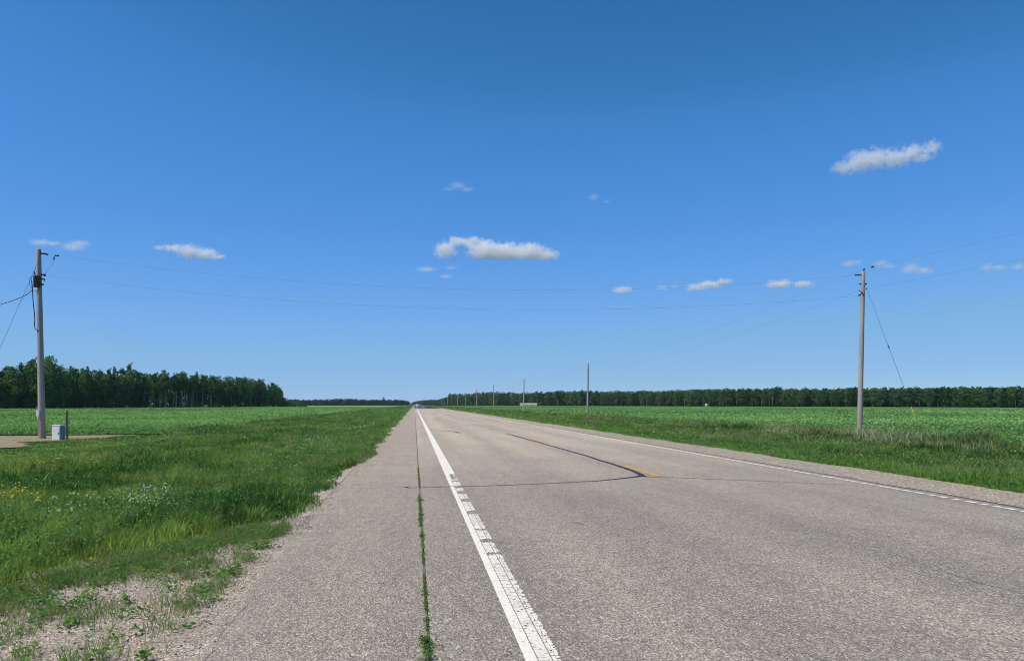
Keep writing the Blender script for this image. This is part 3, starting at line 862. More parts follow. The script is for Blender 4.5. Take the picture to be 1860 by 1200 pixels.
def copy_tree(o, parent=None):
    c = o.copy(); col.objects.link(c)
    if parent is not None: c.parent = parent
    for ch in o.children: copy_tree(ch, c)
    return c

GD = ((.024, .056, .018), (.056, .108, .034)); GM = ((.034, .074, .020), (.082, .142, .040)); GG = ((.045, .074, .040), (.090, .124, .066))
VAR = {
 'leafy': dict(H=18, base=.06, width=7.0, n=2300, blobs=34, seed=1, top='round', bark=M['bark_dark'], c0=GM[0], c1=GM[1]),
 'tall': dict(H=19, base=.28, width=5.0, n=1700, blobs=26, seed=2, top='tall', bark=M['bark_dark'], c0=GD[0], c1=GD[1]),
 'bare': dict(H=18, base=.56, width=4.8, n=1250, blobs=20, seed=3, top='round', bark=M['bark_pale'], c0=GD[0], c1=GM[1], trunk_r=.19),
 'pointed': dict(H=19, base=.15, width=4.6, n=1700, blobs=26, seed=4, top='cone', bark=M['bark_dark'], c0=GD[0], c1=GD[1]),
 'grey': dict(H=16, base=.10, width=6.0, n=1900, blobs=28, seed=5, top='round', bark=M['bark_pale'], c0=GG[0], c1=GG[1]),
 'slim': dict(H=18, base=.40, width=3.8, n=1200, blobs=20, seed=6, top='tall', bark=M['bark_pale'], c0=GM[0], c1=GM[1], trunk_r=.15),
}
LAB = {
 'leafy': 'broad leafy green tree with foliage down to the ground',
 'tall': 'tall dark green tree with a dark trunk and a dense crown',
 'bare': 'aspen with a long bare pale trunk under a small crown',
 'pointed': 'dark green tree with a narrow pointed top',
 'grey': 'grey green rounded tree with foliage close to the ground',
 'slim': 'slim pale-trunked aspen with a narrow mid green crown',
}
proto = {}
def plant(var, x, y, H, rz, sx, where, group, z=None, label=None):
    if var not in proto:
        proto[var] = make_tree('tree', **VAR[var]); o = proto[var]
    else: o = copy_tree(proto[var])
    s = H / VAR[var]['H']
    o.location = (x, y, (Tz(x, y) if z is None else z)); o.scale = (s * sx, s * sx, s); o.rotation_euler = (0, 0, rz)
    for k_ in ('label', 'category', 'group', 'kind'):
        if k_ in o: del o[k_]
    tag(o, label or (LAB[var] + ' ' + where), 'tree', group)
    return o

def along(us, ds, tops, u):
    d = float(np.interp(u, us, ds)); top = float(np.interp(u, [t[0] for t in tops], [t[1] for t in tops]))
    p = P(u, HOR, d); return p.x, p.y, (HOR - top) / F * d + CAM_H + .4, d

rt = random.Random(11)
LW_u = [-80, 0, 100, 200, 300, 400, 480, 512]; LW_d = [285, 300, 312, 335, 370, 412, 452, 478]
LW_t = [(-80, 655), (0, 661), (30, 655), (60, 650), (88, 646), (120, 661), (160, 664), (200, 668), (236, 664), (260, 671), (300, 672), (360, 674), (400, 681), (440, 681), (480, 685), (500, 692), (512, 703)]
u = -60.0
while u < 508:                                          # front row
    x, y, H, d = along(LW_u, LW_d, LW_t, u)
    if 255 < u < 385: var = rt.choices(['bare', 'slim', 'tall'], [5, 2, 1])[0]
    elif u < 250: var = rt.choices(['leafy', 'tall', 'grey', 'slim', 'pointed'], [4, 3, 1.2, .8, 1])[0]
    else: var = rt.choices(['leafy', 'grey', 'tall', 'slim'], [3, 1.5, 2, 1])[0]
    off = rt.uniform(-1.5, 2.5)
    plant(var, x - off * .6, y + off, H * rt.uniform(.80, .99), rt.uniform(0, 6.28), rt.uniform(.85, 1.15), 'in the left wood', 'trees of the left wood')
    u += rt.uniform(5.5, 9.5) * 300 / d * 1.55
u = -60.0
while u < 495:                                          # second row, carries the uneven skyline
    x, y, H, d = along(LW_u, LW_d, LW_t, u)
    off = rt.uniform(5, 10)
    var = rt.choices(['pointed', 'tall', 'slim', 'leafy'], [2, 3, 1, 1.5])[0]
    plant(var, x - off * .7, y + off, H * rt.uniform(.9, 1.08), rt.uniform(0, 6.28), rt.uniform(.85, 1.1), 'in the left wood', 'trees of the left wood')
    u += rt.uniform(7, 13) * 300 / d * 1.5
for u in (291, 297, 300, 316, 320, 330, 333, 337, 348, 351, 365, 369, 381):                                       # the row of bare pale trunks
    x, y, H, d = along(LW_u, LW_d, LW_t, u)
    plant(rt.choice(['bare', 'bare', 'slim']), x + 1.2, y - rt.uniform(1.5, 4), H * rt.uniform(.82, .98), rt.uniform(0, 6.28), rt.uniform(.8, .95), 'in the left wood', 'trees of the left wood')
for u in (497, 503, 508):
    x, y, H, d = along(LW_u, LW_d, LW_t, u); plant('leafy', x, y - 1, H * .96, rt.uniform(0, 6), .95, 'in the left wood', 'trees of the left wood')
for u, top, var, lab in ((90, 641, 'leafy', 'tallest bright green tree rising above the left wood beside the transformer pole'), (236, 656, 'tall', 'narrow dark tree top standing alone above the middle of the left wood')):
    d = float(np.interp(u, LW_u, LW_d)) + 6; p = P(u, HOR, d)
    plant(var, p.x, p.y, (HOR - top) / F * d + 1.8, 1.0, .8 if var == 'tall' else 1.0, '', 'trees of the left wood', label=lab)

RW_u = [2000, 1860, 1600, 1400, 1200, 1000, 900, 850, 815]; RW_d = [400, 430, 500, 580, 680, 790, 930, 1050, 1180]
RW_t = [(u_, v_ - 3.2) for u_, v_ in [(815, 716), (850, 716), (900, 712), (950, 714), (1000, 712), (1060, 709), (1100, 711), (1200, 710), (1260, 707), (1300, 706), (1400, 704), (1470, 706), (1500, 705), (1600, 704), (1700, 702), (1800, 702), (1860, 702), (2000, 700)]]
rus, rds = RW_u[::-1], RW_d[::-1]
u = 1960.0; cnt = 0
while u > 818:
    x, y, H, d = along(rus, rds, RW_t, u)
    var = rt.choices(['leafy', 'tall', 'grey', 'pointed', 'slim', 'bare'], [3.5, 2.6, 2.8, .5, 1.3, .7])[0]
    off = rt.uniform(-2, 4)
    plant(var, x + off * .5, y + off, H * rt.uniform(.84, 1.0) * (1 + .05 * math.sin(u * .045) + .03 * math.sin(u * .13)), rt.uniform(0, 6.28), rt.uniform(1.1, 1.5), 'in the right wood', 'trees of the right wood')
    cnt += 1
    u -= rt.uniform(4.4, 8.0) * (1 if u > 1100 else .8)
# lone tree and bushes out by the far meadow
p = P(697, HOR, 1250)
plant('tall', p.x, p.y, (HOR - 720) / F * 1250 + 1.8, .4, 1.5, '', None, label='single taller tree standing out of the distant treeline left of the road')

def bush(u, v, d, h, w, lab):
    p = P(u, HOR, d); rs = np.random.default_rng(int(u))
    root = empty('bush', (p.x, p.y, -.4))
    bm = bmesh.new()
    for k in range(5):
        a = k * 1.256; tube(bm, [(0, 0, -.1), (math.cos(a) * w * .15, math.sin(a) * w * .15, h * .35), (math.cos(a) * w * .3, math.sin(a) * w * .3, h * .7)], [.06, .04, .015], 5)
    obj('stem', bm, M['bark_dark'], root)
    q, tone = crown_points(h, .02, w, 700, 16, rs)
    leaves('foliage', q, .5 * rs.uniform(.6, 1.4, 700), lerp3(*GM, rs.random(700)) * tone[:, None], M['leaf'], .15, .7, root)
    tag(root, lab, 'bush', 'bushes at the end of the left wood')
bush(520, 0, 476, 5.5, 7, 'dark bush leaning against the right end of the left wood')
bush(530, 0, 490, 3.6, 7, 'low bush just beyond the end of the left wood')
bush(546, 0, 520, 2.6, 6, 'small round bush standing apart in the field past the left wood')
bush(552, 0, 530, 1.7, 5, 'smallest bush, rightmost of those past the left wood')
bush(538, 0, 640, 4.5, 10, 'broad bush behind the low bushes past the left wood')

# woods behind the front trees and beyond: masses
def mass(name, us, ds, tops, rows, spacing, depth, nleaf, leaf, width, label, mult=(.75, .97), c=GD, seed=5):
    rs = np.random.default_rng(seed); PT, SZ, TC = [], [], []
    L = sum(math.hypot(*(np.array(P(us[i], HOR, ds[i])[:2]) - np.array(P(us[i + 1], HOR, ds[i + 1])[:2]))) for i in range(len(us) - 1))
    for r in range(rows):
        k = max(2, int(L / spacing))
        for i in range(k):
            uu = us[0] + (us[-1] - us[0]) * (i + rs.random()) / k
            dd = float(np.interp(uu, us, ds)) + 4 + depth * (r + rs.random()) / rows
            top = float(np.interp(uu, [t[0] for t in tops], [t[1] for t in tops]))
            H = ((HOR - top) / F * (dd if depth < 40 else float(np.interp(uu, us, ds)) + 10) + 1.8) * rs.uniform(*mult)
            p = P(uu, HOR, dd)
            q, tone = crown_points(H, .03, width * rs.uniform(.8, 1.3), nleaf, 14, rs, ['round', 'tall', 'tall', 'cone'][int(rs.integers(4))])
            PT.append(q + np.array([p.x, p.y, Tz(p.x, p.y)])); SZ.append(leaf * rs.uniform(.6, 1.4, nleaf)); TC.append(lerp3(*c, rs.random(nleaf)) * tone[:, None])
    return tag(leaves(name, np.concatenate(PT), np.concatenate(SZ), np.concatenate(TC), M['leaf'], .15, .75), label, None, kind='stuff')
mass('woodland', LW_u, LW_d, LW_t, 4, 4.5, 34, 420, .95, 6, 'dense interior of the left wood behind its edge trees', seed=1)
mass('woodland', rus, rds, RW_t, 5, 5, 40, 300, 1.2, 7, 'dense interior of the right wood behind its edge trees', (.82, .99), seed=2)
GF = ((.022, .052, .024), (.046, .086, .038))
mass('woodland', [480, 560, 620, 700, 742], [1150, 1250, 1300, 1300, 1350], [(480, 725), (560, 724.5), (590, 724), (620, 722.5), (640, 722.5), (650, 724.5), (700, 725), (730, 725.5), (742, 728)], 3, 5.5, 60, 170, 1.9, 9, 'distant treeline across the far left meadow', (.8, 1.0), GF, 3)
mass('woodland', [752, 770, 785, 800, 825], [1900, 1600, 1450, 1300, 1180], [(752, 730), (760, 728), (770, 726.5), (785, 725.5), (795, 726.5), (800, 724), (825, 717.5)], 4, 6, 60, 190, 2.0, 9, 'distant treeline along the road near the vanishing point', (.8, 1.0), GF, 4)
mass('woodland', [600, 700, 756, 800], [4200, 4200, 4200, 4200], [(600, 730.5), (700, 731.5), (756, 731.8), (800, 731)], 1, 9, 60, 60, 5, 16, 'farthest hazy treeline on the horizon', (.9, 1.0), GF, 6)

# forest floors
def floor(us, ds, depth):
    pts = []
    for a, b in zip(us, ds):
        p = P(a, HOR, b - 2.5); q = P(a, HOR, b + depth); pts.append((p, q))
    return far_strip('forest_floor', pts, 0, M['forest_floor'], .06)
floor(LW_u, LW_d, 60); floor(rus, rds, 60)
far_strip('stubble_margin', [(P(a, HOR, b - 26 * b / 700), P(a, HOR, b - 3)) for a, b in zip(rus[1:7], rds[1:7])], 0, M['dirt'], .34)
far_strip('meadow', [(P(a, HOR, 540), P(a, HOR, 1120)) for a in (530, 600, 650, 700, 738)], 0, M['meadow'], .16)

# ------------------------------------------------------------------ poles, wires, small things
def make_pole(label, base, top, r0, r1, group, mat=None):
    base = Vector(base); top = Vector(top)
    root = empty('utility_pole', base)
    bm = bmesh.new(); v = top - base
    pts = [v * t for t in (-.06, 0, .15, .3, .45, .6, .75, .9, .995, 1)]
    tube(bm, pts, [r0 * 1.02] + [r0 + (r1 - r0) * t for t in (0, .15, .3, .45, .6, .75, .9, .995)] + [r1 * .85], 16)
    obj('shaft', bm, mat or M['pole'], root)
    tag(root, label, 'utility pole', group); return root

def insulator(bm, p, q, r=.035):
    """a ribbed insulator between two points"""
    p = Vector(p); q = Vector(q); pts = []; rad = []
    for k in range(9):
        pts.append(p.lerp(q, k / 8)); rad.append(r if k % 2 else r * .5)
    tube(bm, pts, rad, 10)

def part_tube(name, root, pts, rad, mat, n=8):
    bm = bmesh.new(); o = root.location
    tube(bm, [Vector(p) - o for p in pts], rad, n); return obj(name, bm, mat, root)
def part_ins(name, root, p, q, r=.04):
    bm = bmesh.new(); o = root.location; insulator(bm, Vector(p) - o, Vector(q) - o, r); return obj(name, bm, M['porcelain'], root)

PG = 'wooden poles of the power line'
DL = 40.0
lp = make_pole('grey wooden utility pole carrying a dark transformer, beside the white cabinet', P(76.5, 798, DL), P(70, 452, DL), .175, .115, PG)
D1 = DL - .15
bm = bmesh.new(); c = P(67.2, 511, D1 - .12) - lp.location          # transformer can
tube(bm, [c + Vector((0, 0, -.30)), c + Vector((0, 0, -.29)), c + Vector((0, 0, .24)), c + Vector((0, 0, .27)), c + Vector((0, 0, .31))], [.13, .165, .165, .18, .10], 16)
tr = obj('transformer', bm, M['transformer'], lp)
bm = bmesh.new(); insulator(bm, c + Vector((-.08, 0, .29)), c + Vector((-.13, -.02, .50)), .04); obj('bushing', bm, M['porcelain'], tr)
bm = bmesh.new(); box(bm, c.x + .1, c.x + .26, c.y - .02, c.y + .2, c.z - .16, c.z - .10); box(bm, c.x + .1, c.x + .26, c.y - .02, c.y + .2, c.z + .12, c.z + .18); obj('bracket', bm, M['dark_metal'], lp, False)
part_tube('crossarm', lp, [P(72, 459.5, DL), P(80, 460.5, DL), P(87.5, 462.5, DL)], [.05, .05, .035], M['dark_metal'])
part_ins('insulator', lp, P(99, 463.8, DL), P(107, 464.5, DL), .05)
part_ins('insulator', lp, P(75, 498.5, DL), P(82, 499.5, DL), .05)
part_tube('arrester', lp, [P(98, 466, DL), P(98, 471.5, DL)], .035, M['porcelain'])
part_tube('arrester', lp, [P(81, 497, DL), P(81.2, 501.5, DL)], .055, M['dark_metal'])
part_tube('arrester', lp, [P(80.6, 506, DL), P(80.8, 510, DL)], .035, M['porcelain'])
part_tube('jumper_wire', lp, [P(98, 471.5, DL), P(95, 480, DL), P(86, 490, DL), P(81, 497, DL)], .007, M['wire'], 5)
part_tube('jumper_wire', lp, [P(69, 474, DL - .2), P(63, 490, DL - .3), P(60, 502, DL - .3)], .008, M['wire'], 5)
part_tube('riser_cable', lp, [P(63, 502, D1), P(58, 502, D1), P(57.5, 510, D1), P(59, 525, D1), P(60, 545, D1), P(62, 565, D1), P(63.3, 580, D1), P(62.6, 590, D1), P(64, 598.5, D1), P(69, 598.5, D1)], .022, M['black_cable'], 6)
part_tube('jumper_wire', lp, [P(57.5, 503, D1), P(53, 505, D1), P(53.5, 515, D1), P(57.5, 523, D1)], .010, M['black_cable'], 6)
part_tube('clamp', lp, [P(57, 528, D1), P(63, 529.5, D1), P(70, 525, D1)], .014, M['dark_metal'], 6)
bm = bmesh.new(); c = P(68.2, 750, D1 - .1) - lp.location; box(bm, c.x - .06, c.x + .08, c.y - .05, c.y + .05, c.z - .15, c.z + .15, .01); obj('meter_box', bm, M['white_paint_metal'], lp, False)
part_tube('conduit', lp, [P(69, 755, D1), P(70, 775, D1), P(71.5, 797, D1)], .02, M['galvanised'], 6)

DR = 42.0
rp = make_pole('grey wooden corner pole held by a guy wire at the edge of the right field', P(1561, 798, DR), P(1568, 493, DR), .145, .105, PG)
part_tube('pole_pin', rp, [P(1568, 495, DR), P(1569.5, 487.5, DR)], .045, M['dark_metal'])
part_ins('insulator', rp, P(1552.5, 499.5, DR), P(1564, 499, DR), .05)
part_ins('insulator', rp, P(1558.5, 536.5, DR), P(1564, 535, DR), .045)
part_ins('insulator', rp, P(1583, 484.8, DR - .6), P(1587, 484.4, DR - .8), .05)
part_tube('bolt', rp, [P(1561, 515.5, DR), P(1574, 515.5, DR)], .04, M['dark_metal'])
part_tube('bracket', rp, [P(1560, 527, DR), P(1566, 531, DR - .14), P(1569, 538, DR - .14)], .022, M['dark_metal'])
part_tube('clamp', rp, [P(1570, 524.5, DR - .1), P(1573.5, 524.5, DR - .1)], .035, M['galvanised'])

def catenary(a, b, sag, n=24):
    a = Vector(a); b = Vector(b); return [a.lerp(b, t / n) - Vector((0, 0, 4 * sag * (t / n) * (1 - t / n))) for t in range(n + 1)]
def wire(label, pts, r=.0031, name='power_line', cat='wire', group='overhead wires'):
    bm = bmesh.new(); tube(bm, pts, r, 5); o = obj(name, bm, M['wire']); tag(o, label, cat, group); return o
wire('upper thin wire spanning the road between the two nearest poles', catenary(P(107, 464.5, DL), P(1553, 499.5, DR), 1.25))
wire('lower thin wire spanning the road between the two nearest poles', catenary(P(82, 500, DL), P(1559, 537, DR), 1.22))
back = Vector((24.5, -34, 9.0))
wire('upper wire leaving the corner pole top towards the upper right', catenary(P(1586, 484.4, DR - .7), back, .9))
wire('lower wire leaving the corner pole towards the right', catenary(P(1573, 524, DR - .1), back - Vector((0, 0, 1.1)), .9))

# the row of poles down the right side
order = ['second', 'third', 'fourth', 'fifth', 'sixth', 'seventh', 'eighth', 'ninth', 'tenth', 'eleventh']
tops = []
PX = 27.4
for k in range(10):
    Y = 118.0 + 75.3 * k; X = PX + (.0 if k else -.6)
    h = [8.15, 8.2, 8.6, 8.4, 8.3, 8.5, 8.2, 8.4, 8.3, 8.4][k]
    a = Vector((X, Y, Tz(X, Y))); b = a + Vector((rt.uniform(-.12, .12), rt.uniform(-.1, .1), h))
    lab = f'{order[k]} wooden pole from the corner pole in the row receding down the right side'
    o = make_pole(lab, a, b, .16, .115, PG)
    pn = part_tube('pole_pin', o, [b, b + Vector((0, 0, .16))], [.05, .04], M['dark_metal'])
    part_ins('insulator', o, b + Vector((-.10, 0, -.95)), b + Vector((-.26, 0, -.95)), .05)
    tops.append(b)
prev = P(1569, 488, DR); prev2 = P(1560, 528, DR)
for k, b in enumerate(tops[:7]):
    sag = .9
    first = 'corner pole to the second pole' if k == 0 else f'{order[k - 1]} to the {order[k]} pole'
    wire(f'upper wire running along the pole row from the {first}', catenary(prev, b + Vector((0, 0, .16)), sag), .0034 if k < 2 else .0045)
    wire(f'lower wire running along the pole row from the {first}', catenary(prev2, b + Vector((-.26, 0, -.95)), sag), .0034 if k < 2 else .0045)
    prev = b + Vector((0, 0, .16)); prev2 = b + Vector((-.26, 0, -.95))

# guy wires
def guy(label, a, b, guard=None, joint=None):
    root = empty('guy_wire', b)
    part_tube('cable', root, [a, Vector(a).lerp(Vector(b), .5), b], .009, M['wire'], 5)
    if joint: part_ins('strain_insulator', root, Vector(a).lerp(Vector(b), joint - .012), Vector(a).lerp(Vector(b), joint + .012), .035)
    if guard: part_tube('guard', root, [Vector(a).lerp(Vector(b), guard[0]), Vector(a).lerp(Vector(b), guard[1])], .015, M['yellow_plastic'], 8)
    tag(root, label, 'guy wire', 'guy wires')
guy('guy wire with a yellow guard anchored in the field beside the corner pole', P(1572, 518, DR), P(1677, 797, DR), (.79, .985), .40)
guy('guy wire slanting down to the left from the transformer pole', P(69, 475, DL), P(-72, 797, DL - 3), (.72, .97), .66)
wire('thick service cable dropping left from the transformer pole', [P(58, 527, D1), P(56, 529, D1), P(50, 534, D1), P(40, 539, D1), P(20, 547, D1), P(0, 553, D1), P(-40, 563, D1), P(-160, 580, D1)], .02, 'service_cable', 'cable')
wire('thin tie wire hanging between the transformer pole and its guy', [P(60, 520, D1), P(50, 528, D1), P(46, 535, D1), P(41, 545, DL - .5)], .007, 'tie_wire', 'wire')

# white utility cabinet and marker post
b = P(106, 800, 38.2); cab = empty('utility_cabinet', (b.x, b.y, Tz(b.x, b.y)), R(-8))
bm = bmesh.new(); box(bm, -.205, .205, -.2, .2, -.1, .74, .012); obj('body', bm, M['white_paint_metal'], cab, False)
bm = bmesh.new(); box(bm, -.215, .215, -.212, .21, .742, .80, .012); obj('lid', bm, M['white_paint_metal'], cab, False)
bm = bmesh.new(); box(bm, .2065, .214, -.19, .19, 0, .735, .003); obj('shaded_side', bm, M['shaded_white_metal'], cab, False)  # white cabinet's right side: its shade is put into a dark grey green colour
bm = bmesh.new(); box(bm, -.175, .175, -.211, -.2015, .06, .70, .004); dr_ = obj('door', bm, M['white_paint_metal'], cab, False)
bm = bmesh.new(); box(bm, .12, .155, -.235, -.212, .34, .42, .004); obj('latch', bm, M['dark_metal'], dr_, False)
tag(cab, 'white metal utility cabinet standing in the grass beside the transformer pole', 'utility cabinet')
b = P(121.8, 801, 38.0); po = empty('marker_post', (b.x, b.y, Tz(b.x, b.y)), R(25))
bm = bmesh.new(); box(bm, -.055, .055, -.055, .055, -.2, 1.42, .008); obj('post', bm, M['post'], po, False)
bm = bmesh.new(); box(bm, -.058, .058, -.058, .058, 1.422, 1.52, .01); obj('cap', bm, M['yellow_plastic'], po, False)
tag(po, 'weathered wooden marker post with a yellow top beside the white cabinet', 'post')

# long tan shed at the wood edge, small white house among the trees, distant car
p = P(960, HOR, 745); sh = empty('shed', (p.x, p.y, Tz(p.x, p.y)), -YAW)
bm = bmesh.new(); box(bm, -8, 8, -3, 3, -.2, 2.3); obj('wall', bm, M['tan_wall'], sh, False)
bm = bmesh.new()
vs = [bm.verts.new(q) for q in ((-8.3, -3.3, 2.3), (8.3, -3.3, 2.3), (8.3, 3.3, 2.3), (-8.3, 3.3, 2.3), (-8.3, 0, 3.0), (8.3, 0, 3.0))]
for f in ((0, 1, 5, 4), (3, 4, 5, 2), (0, 4, 3), (1, 2, 5), (0, 3, 2, 1)): bm.faces.new([vs[i] for i in f])
obj('roof', bm, M['tan_roof'], sh, False)
for xx in (-5, -1.5, 4.5):
    bm = bmesh.new(); box(bm, xx - .5, xx + .5, -3.06, -3.005, .9, 1.8); obj('window', bm, M['dark_glass'], sh, False)
bm = bmesh.new(); box(bm, 1.2, 2.2, -3.06, -3.005, 0, 2.0); obj('door', bm, M['post'], sh, False)
tag(sh, 'long low tan shed at the foot of the right wood', 'shed')
p = P(1283.5, HOR, 632); hs = empty('hut', (p.x, p.y, Tz(p.x, p.y)), -YAW + .3)
bm = bmesh.new(); box(bm, -.9, .9, -1.2, 1.2, -.2, 1.9); obj('wall', bm, M['house_white'], hs, False)
bm = bmesh.new()
vs = [bm.verts.new(q) for q in ((-1.05, -1.35, 1.9), (1.05, -1.35, 1.9), (1.05, 1.35, 1.9), (-1.05, 1.35, 1.9), (0, -1.35, 2.6), (0, 1.35, 2.6))]
for f in ((0, 1, 4), (3, 5, 2), (0, 4, 5, 3), (1, 2, 5, 4), (0, 3, 2, 1)): bm.faces.new([vs[i] for i in f])
obj('roof', bm, M['tan_roof'], hs, False)
tag(hs, 'tiny white hut glimpsed between the trunks of the right wood', 'hut')

car = empty('car', (2.6, 880, .07))
bm = bmesh.new()
prof = [(-2.2, .35), (-2.25, .8), (-2.1, 1.05), (-1.3, 1.1), (-1.0, 1.7), (1.6, 1.75), (2.2, 1.1), (2.25, .4)]
ra = [bm.verts.new((-.9 if z < 1.2 else -.72, y_, z)) for y_, z in prof]; rb = [bm.verts.new((.9 if z < 1.2 else .72, y_, z)) for y_, z in prof]
for i in range(len(prof)):
    j = (i + 1) % len(prof); bm.faces.new((ra[i], ra[j], rb[j], rb[i]))
bm.faces.new(ra); bm.faces.new(rb)
obj('body', bm, M['car_paint'], car, False)
bm = bmesh.new(); box(bm, -.62, .62, -1.32, -1.0, 1.18, 1.6); obj('rear_window', bm, M['dark_glass'], car, False)
for sx in (-.75, .75):
    bm = bmesh.new(); box(bm, sx - .1, sx + .1, -2.28, -2.15, .75, .95); obj('tail_light', bm, M['red_lamp'], car, False)
    for yy in (-1.4, 1.4):
        bm = bmesh.new(); tube(bm, [(sx * 1.12 - .1, yy, .33), (sx * 1.12 + .1, yy, .33)], .33, 14); obj('wheel', bm, M['rubber'], car)
tag(car, 'tiny white car far down the road near the vanishing point', 'car')

# ------------------------------------------------------------------ clouds: scattering air in lumpy shells
def m_cloud(name, lumps, dens, fine, base):
    """vapour: thick inside the lumps (centre, radii in metres), frayed by noise, flat at the base"""
    k = NT(name)
    tc = k.n('ShaderNodeTexCoord'); field = None
    big = k.n('ShaderNodeTexNoise'); big.inputs['Scale'].default_value = .55 / fine; big.inputs['Detail'].default_value = 2; k.l(tc.outputs['Object'], big.inputs['Vector'])
    wv = k.n('ShaderNodeVectorMath', operation='MULTIPLY_ADD'); k.l(big.outputs['Color'], wv.inputs[0]); wv.inputs[1].default_value = (fine * 1.1,) * 3
    sh_ = k.n('ShaderNodeVectorMath', operation='ADD'); k.l(tc.outputs['Object'], sh_.inputs[0]); sh_.inputs[1].default_value = (-fine * .55,) * 3
    k.l(sh_.outputs[0], wv.inputs[2])
    for (c, q) in lumps:
        a = k.n('ShaderNodeVectorMath', operation='SUBTRACT'); k.l(wv.outputs[0], a.inputs[0]); a.inputs[1].default_value = c
        b = k.n('ShaderNodeVectorMath', operation='DIVIDE'); k.l(a.outputs[0], b.inputs[0]); b.inputs[1].default_value = q
        d = k.n('ShaderNodeVectorMath', operation='LENGTH'); k.l(b.outputs[0], d.inputs[0])
        f = k.math('SUBTRACT', 1.0, d.outputs['Value'])
        field = f if field is None else k.math('SMOOTH_MAX', field, f)
        if field is not f: field.node.inputs[2].default_value = .25
    n = k.noise(1.55 / fine, 6, tc.outputs['Object'], .68, .3)
    x = k.math('ADD', field, k.math('MULTIPLY', k.math('SUBTRACT', n, .56), 2.3))
    x = k.math('MULTIPLY', x, 1.5, True)
    sz = k.n('ShaderNodeSeparateXYZ'); k.l(tc.outputs['Object'], sz.inputs[0])
    fl = k.n('ShaderNodeMapRange'); k.l(sz.outputs[2], fl.inputs[0]); fl.inputs[1].default_value = base; fl.inputs[2].default_value = base + fine * .45
    s_ = k.n('ShaderNodeVolumePrincipled'); s_.inputs['Color'].default_value = (1, 1, 1, 1); s_.inputs['Anisotropy'].default_value = .1
    k.l(k.math('MULTIPLY', k.math('MULTIPLY', x, fl.outputs[0]), dens), s_.inputs['Density']); k.l(s_.outputs[0], k.out.inputs['Volume'])
    return k.m
M['cloud'], M['wisp'] = .026, .0115
ALT = 1200.0
def cloud(lumps, dens, label, group='small clouds'):
    """lumps: photo-plane ellipses (u, v, ru, rv) blown up to real size at the cloud deck's height"""
    vb = max(l[1] + l[3] for l in lumps); D = ALT * F / (HOR - vb); s = D / F
    uc = sum(l[0] for l in lumps) / len(lumps); vc = sum(l[1] for l in lumps) / len(lumps)
    c = P(uc, vc, D)
    rc = random.Random(int(uc))
    bm = bmesh.new(); LL = []
    for u, v, ru, rv in lumps:
        x_, z_ = (u - uc) * s, (vc - v) * s; y_ = rc.uniform(-.3, .3) * ru * s
        q = (ru * s * 1.12, max(ru * .6, rv) * s, rv * s * 1.2)
        LL.append(((x_, y_, z_), q))
        bmesh.ops.create_icosphere(bm, subdivisions=3, radius=1, matrix=Matrix.Translation((x_, y_, z_)) @ Matrix.Diagonal((q[0] * 1.12, q[1] * 1.1, q[2] * 1.12, 1)))
    me = bpy.data.meshes.new('cloud'); bm.to_mesh(me); bm.free()
    o = link('cloud', me)
    rv = min(l[3] for l in lumps) * s
    md = o.modifiers.new('r', 'REMESH'); md.mode = 'VOXEL'; md.voxel_size = max(6, rv * .28)
    dg = bpy.context.evaluated_depsgraph_get()
    me2 = bpy.data.meshes.new_from_object(o.evaluated_get(dg)); o.modifiers.clear(); o.data = me2
    rmean = sum(l[3] for l in lumps) / len(lumps) * s
    base = min(p[2] - .95 * q[2] for p, q in LL) if abs(lumps[0][1] - lumps[-1][1]) > 20 else min(p[2] - .75 * q[2] for p, q in LL)
    me2.materials.clear(); me2.materials.append(m_cloud('cloud_vapour', LL, dens, rmean * .9, base))
    o.location = c; o.rotation_euler = (0, 0, -YAW); tag(o, label, 'cloud', group); return o
cloud([(1530, 308, 24, 14), (1560, 296, 32, 20), (1590, 288, 34, 20), (1625, 287, 36, 18), (1655, 280, 30, 17), (1697, 268, 20, 15), (1680, 284, 22, 8)], M['cloud'], 'largest cloud on the right, tilted up to its detached right end')
cloud([(810, 455, 24, 17), (835, 440, 26, 10), (858, 440, 26, 11), (885, 458, 42, 18), (920, 456, 40, 18), (960, 460, 42, 16), (992, 463, 30, 12), (880, 446, 22, 12)], M['cloud'], 'long white flat-bottomed cloud above the road, biggest in the middle')
cloud([(318, 452, 22, 8), (342, 456, 26, 14), (370, 460, 26, 12), (395, 467, 18, 6), (290, 450, 14, 4)], M['cloud'], 'white wedge-shaped cloud to the right of the transformer pole')
cloud([(70, 439, 24, 6), (100, 443, 20, 4), (130, 447, 26, 9), (145, 442, 22, 6)], M['wisp'], 'thin double wisp just above the top of the transformer pole')
cloud([(832, 338, 18, 8), (848, 343, 16, 5), (815, 343, 12, 4)], M['wisp'], 'small lone wisp high above the long middle cloud')
cloud([(1078, 358, 12, 7), (1102, 367, 9, 4)], M['wisp'], 'faintest tiny wisp right of the high lone wisp')
cloud([(775, 490, 22, 5), (810, 502, 14, 5), (820, 486, 14, 3)], M['wisp'], 'faint broken wisp under the left end of the long middle cloud')
cloud([(1130, 527, 20, 7), (1140, 525, 12, 5)], M['cloud'], 'small oval cloud, leftmost of the low row over the right wood')
cloud([(1203, 522, 14, 5), (1225, 520, 10, 3)], M['wisp'], 'tiny smudge of cloud between two small clouds of the low row')
cloud([(1265, 522, 20, 8), (1290, 516, 24, 8), (1315, 512, 17, 7)], M['cloud'], 'slanting small cloud right of the tiny smudge in the low row')
cloud([(1412, 517, 24, 8), (1428, 513, 16, 7), (1458, 517, 20, 7)], M['cloud'], 'two-lobed small cloud left of the corner pole')
cloud([(1540, 480, 16, 7), (1556, 476, 14, 6)], M['wisp'], 'pale cloud patch touching the corner pole top from the left')
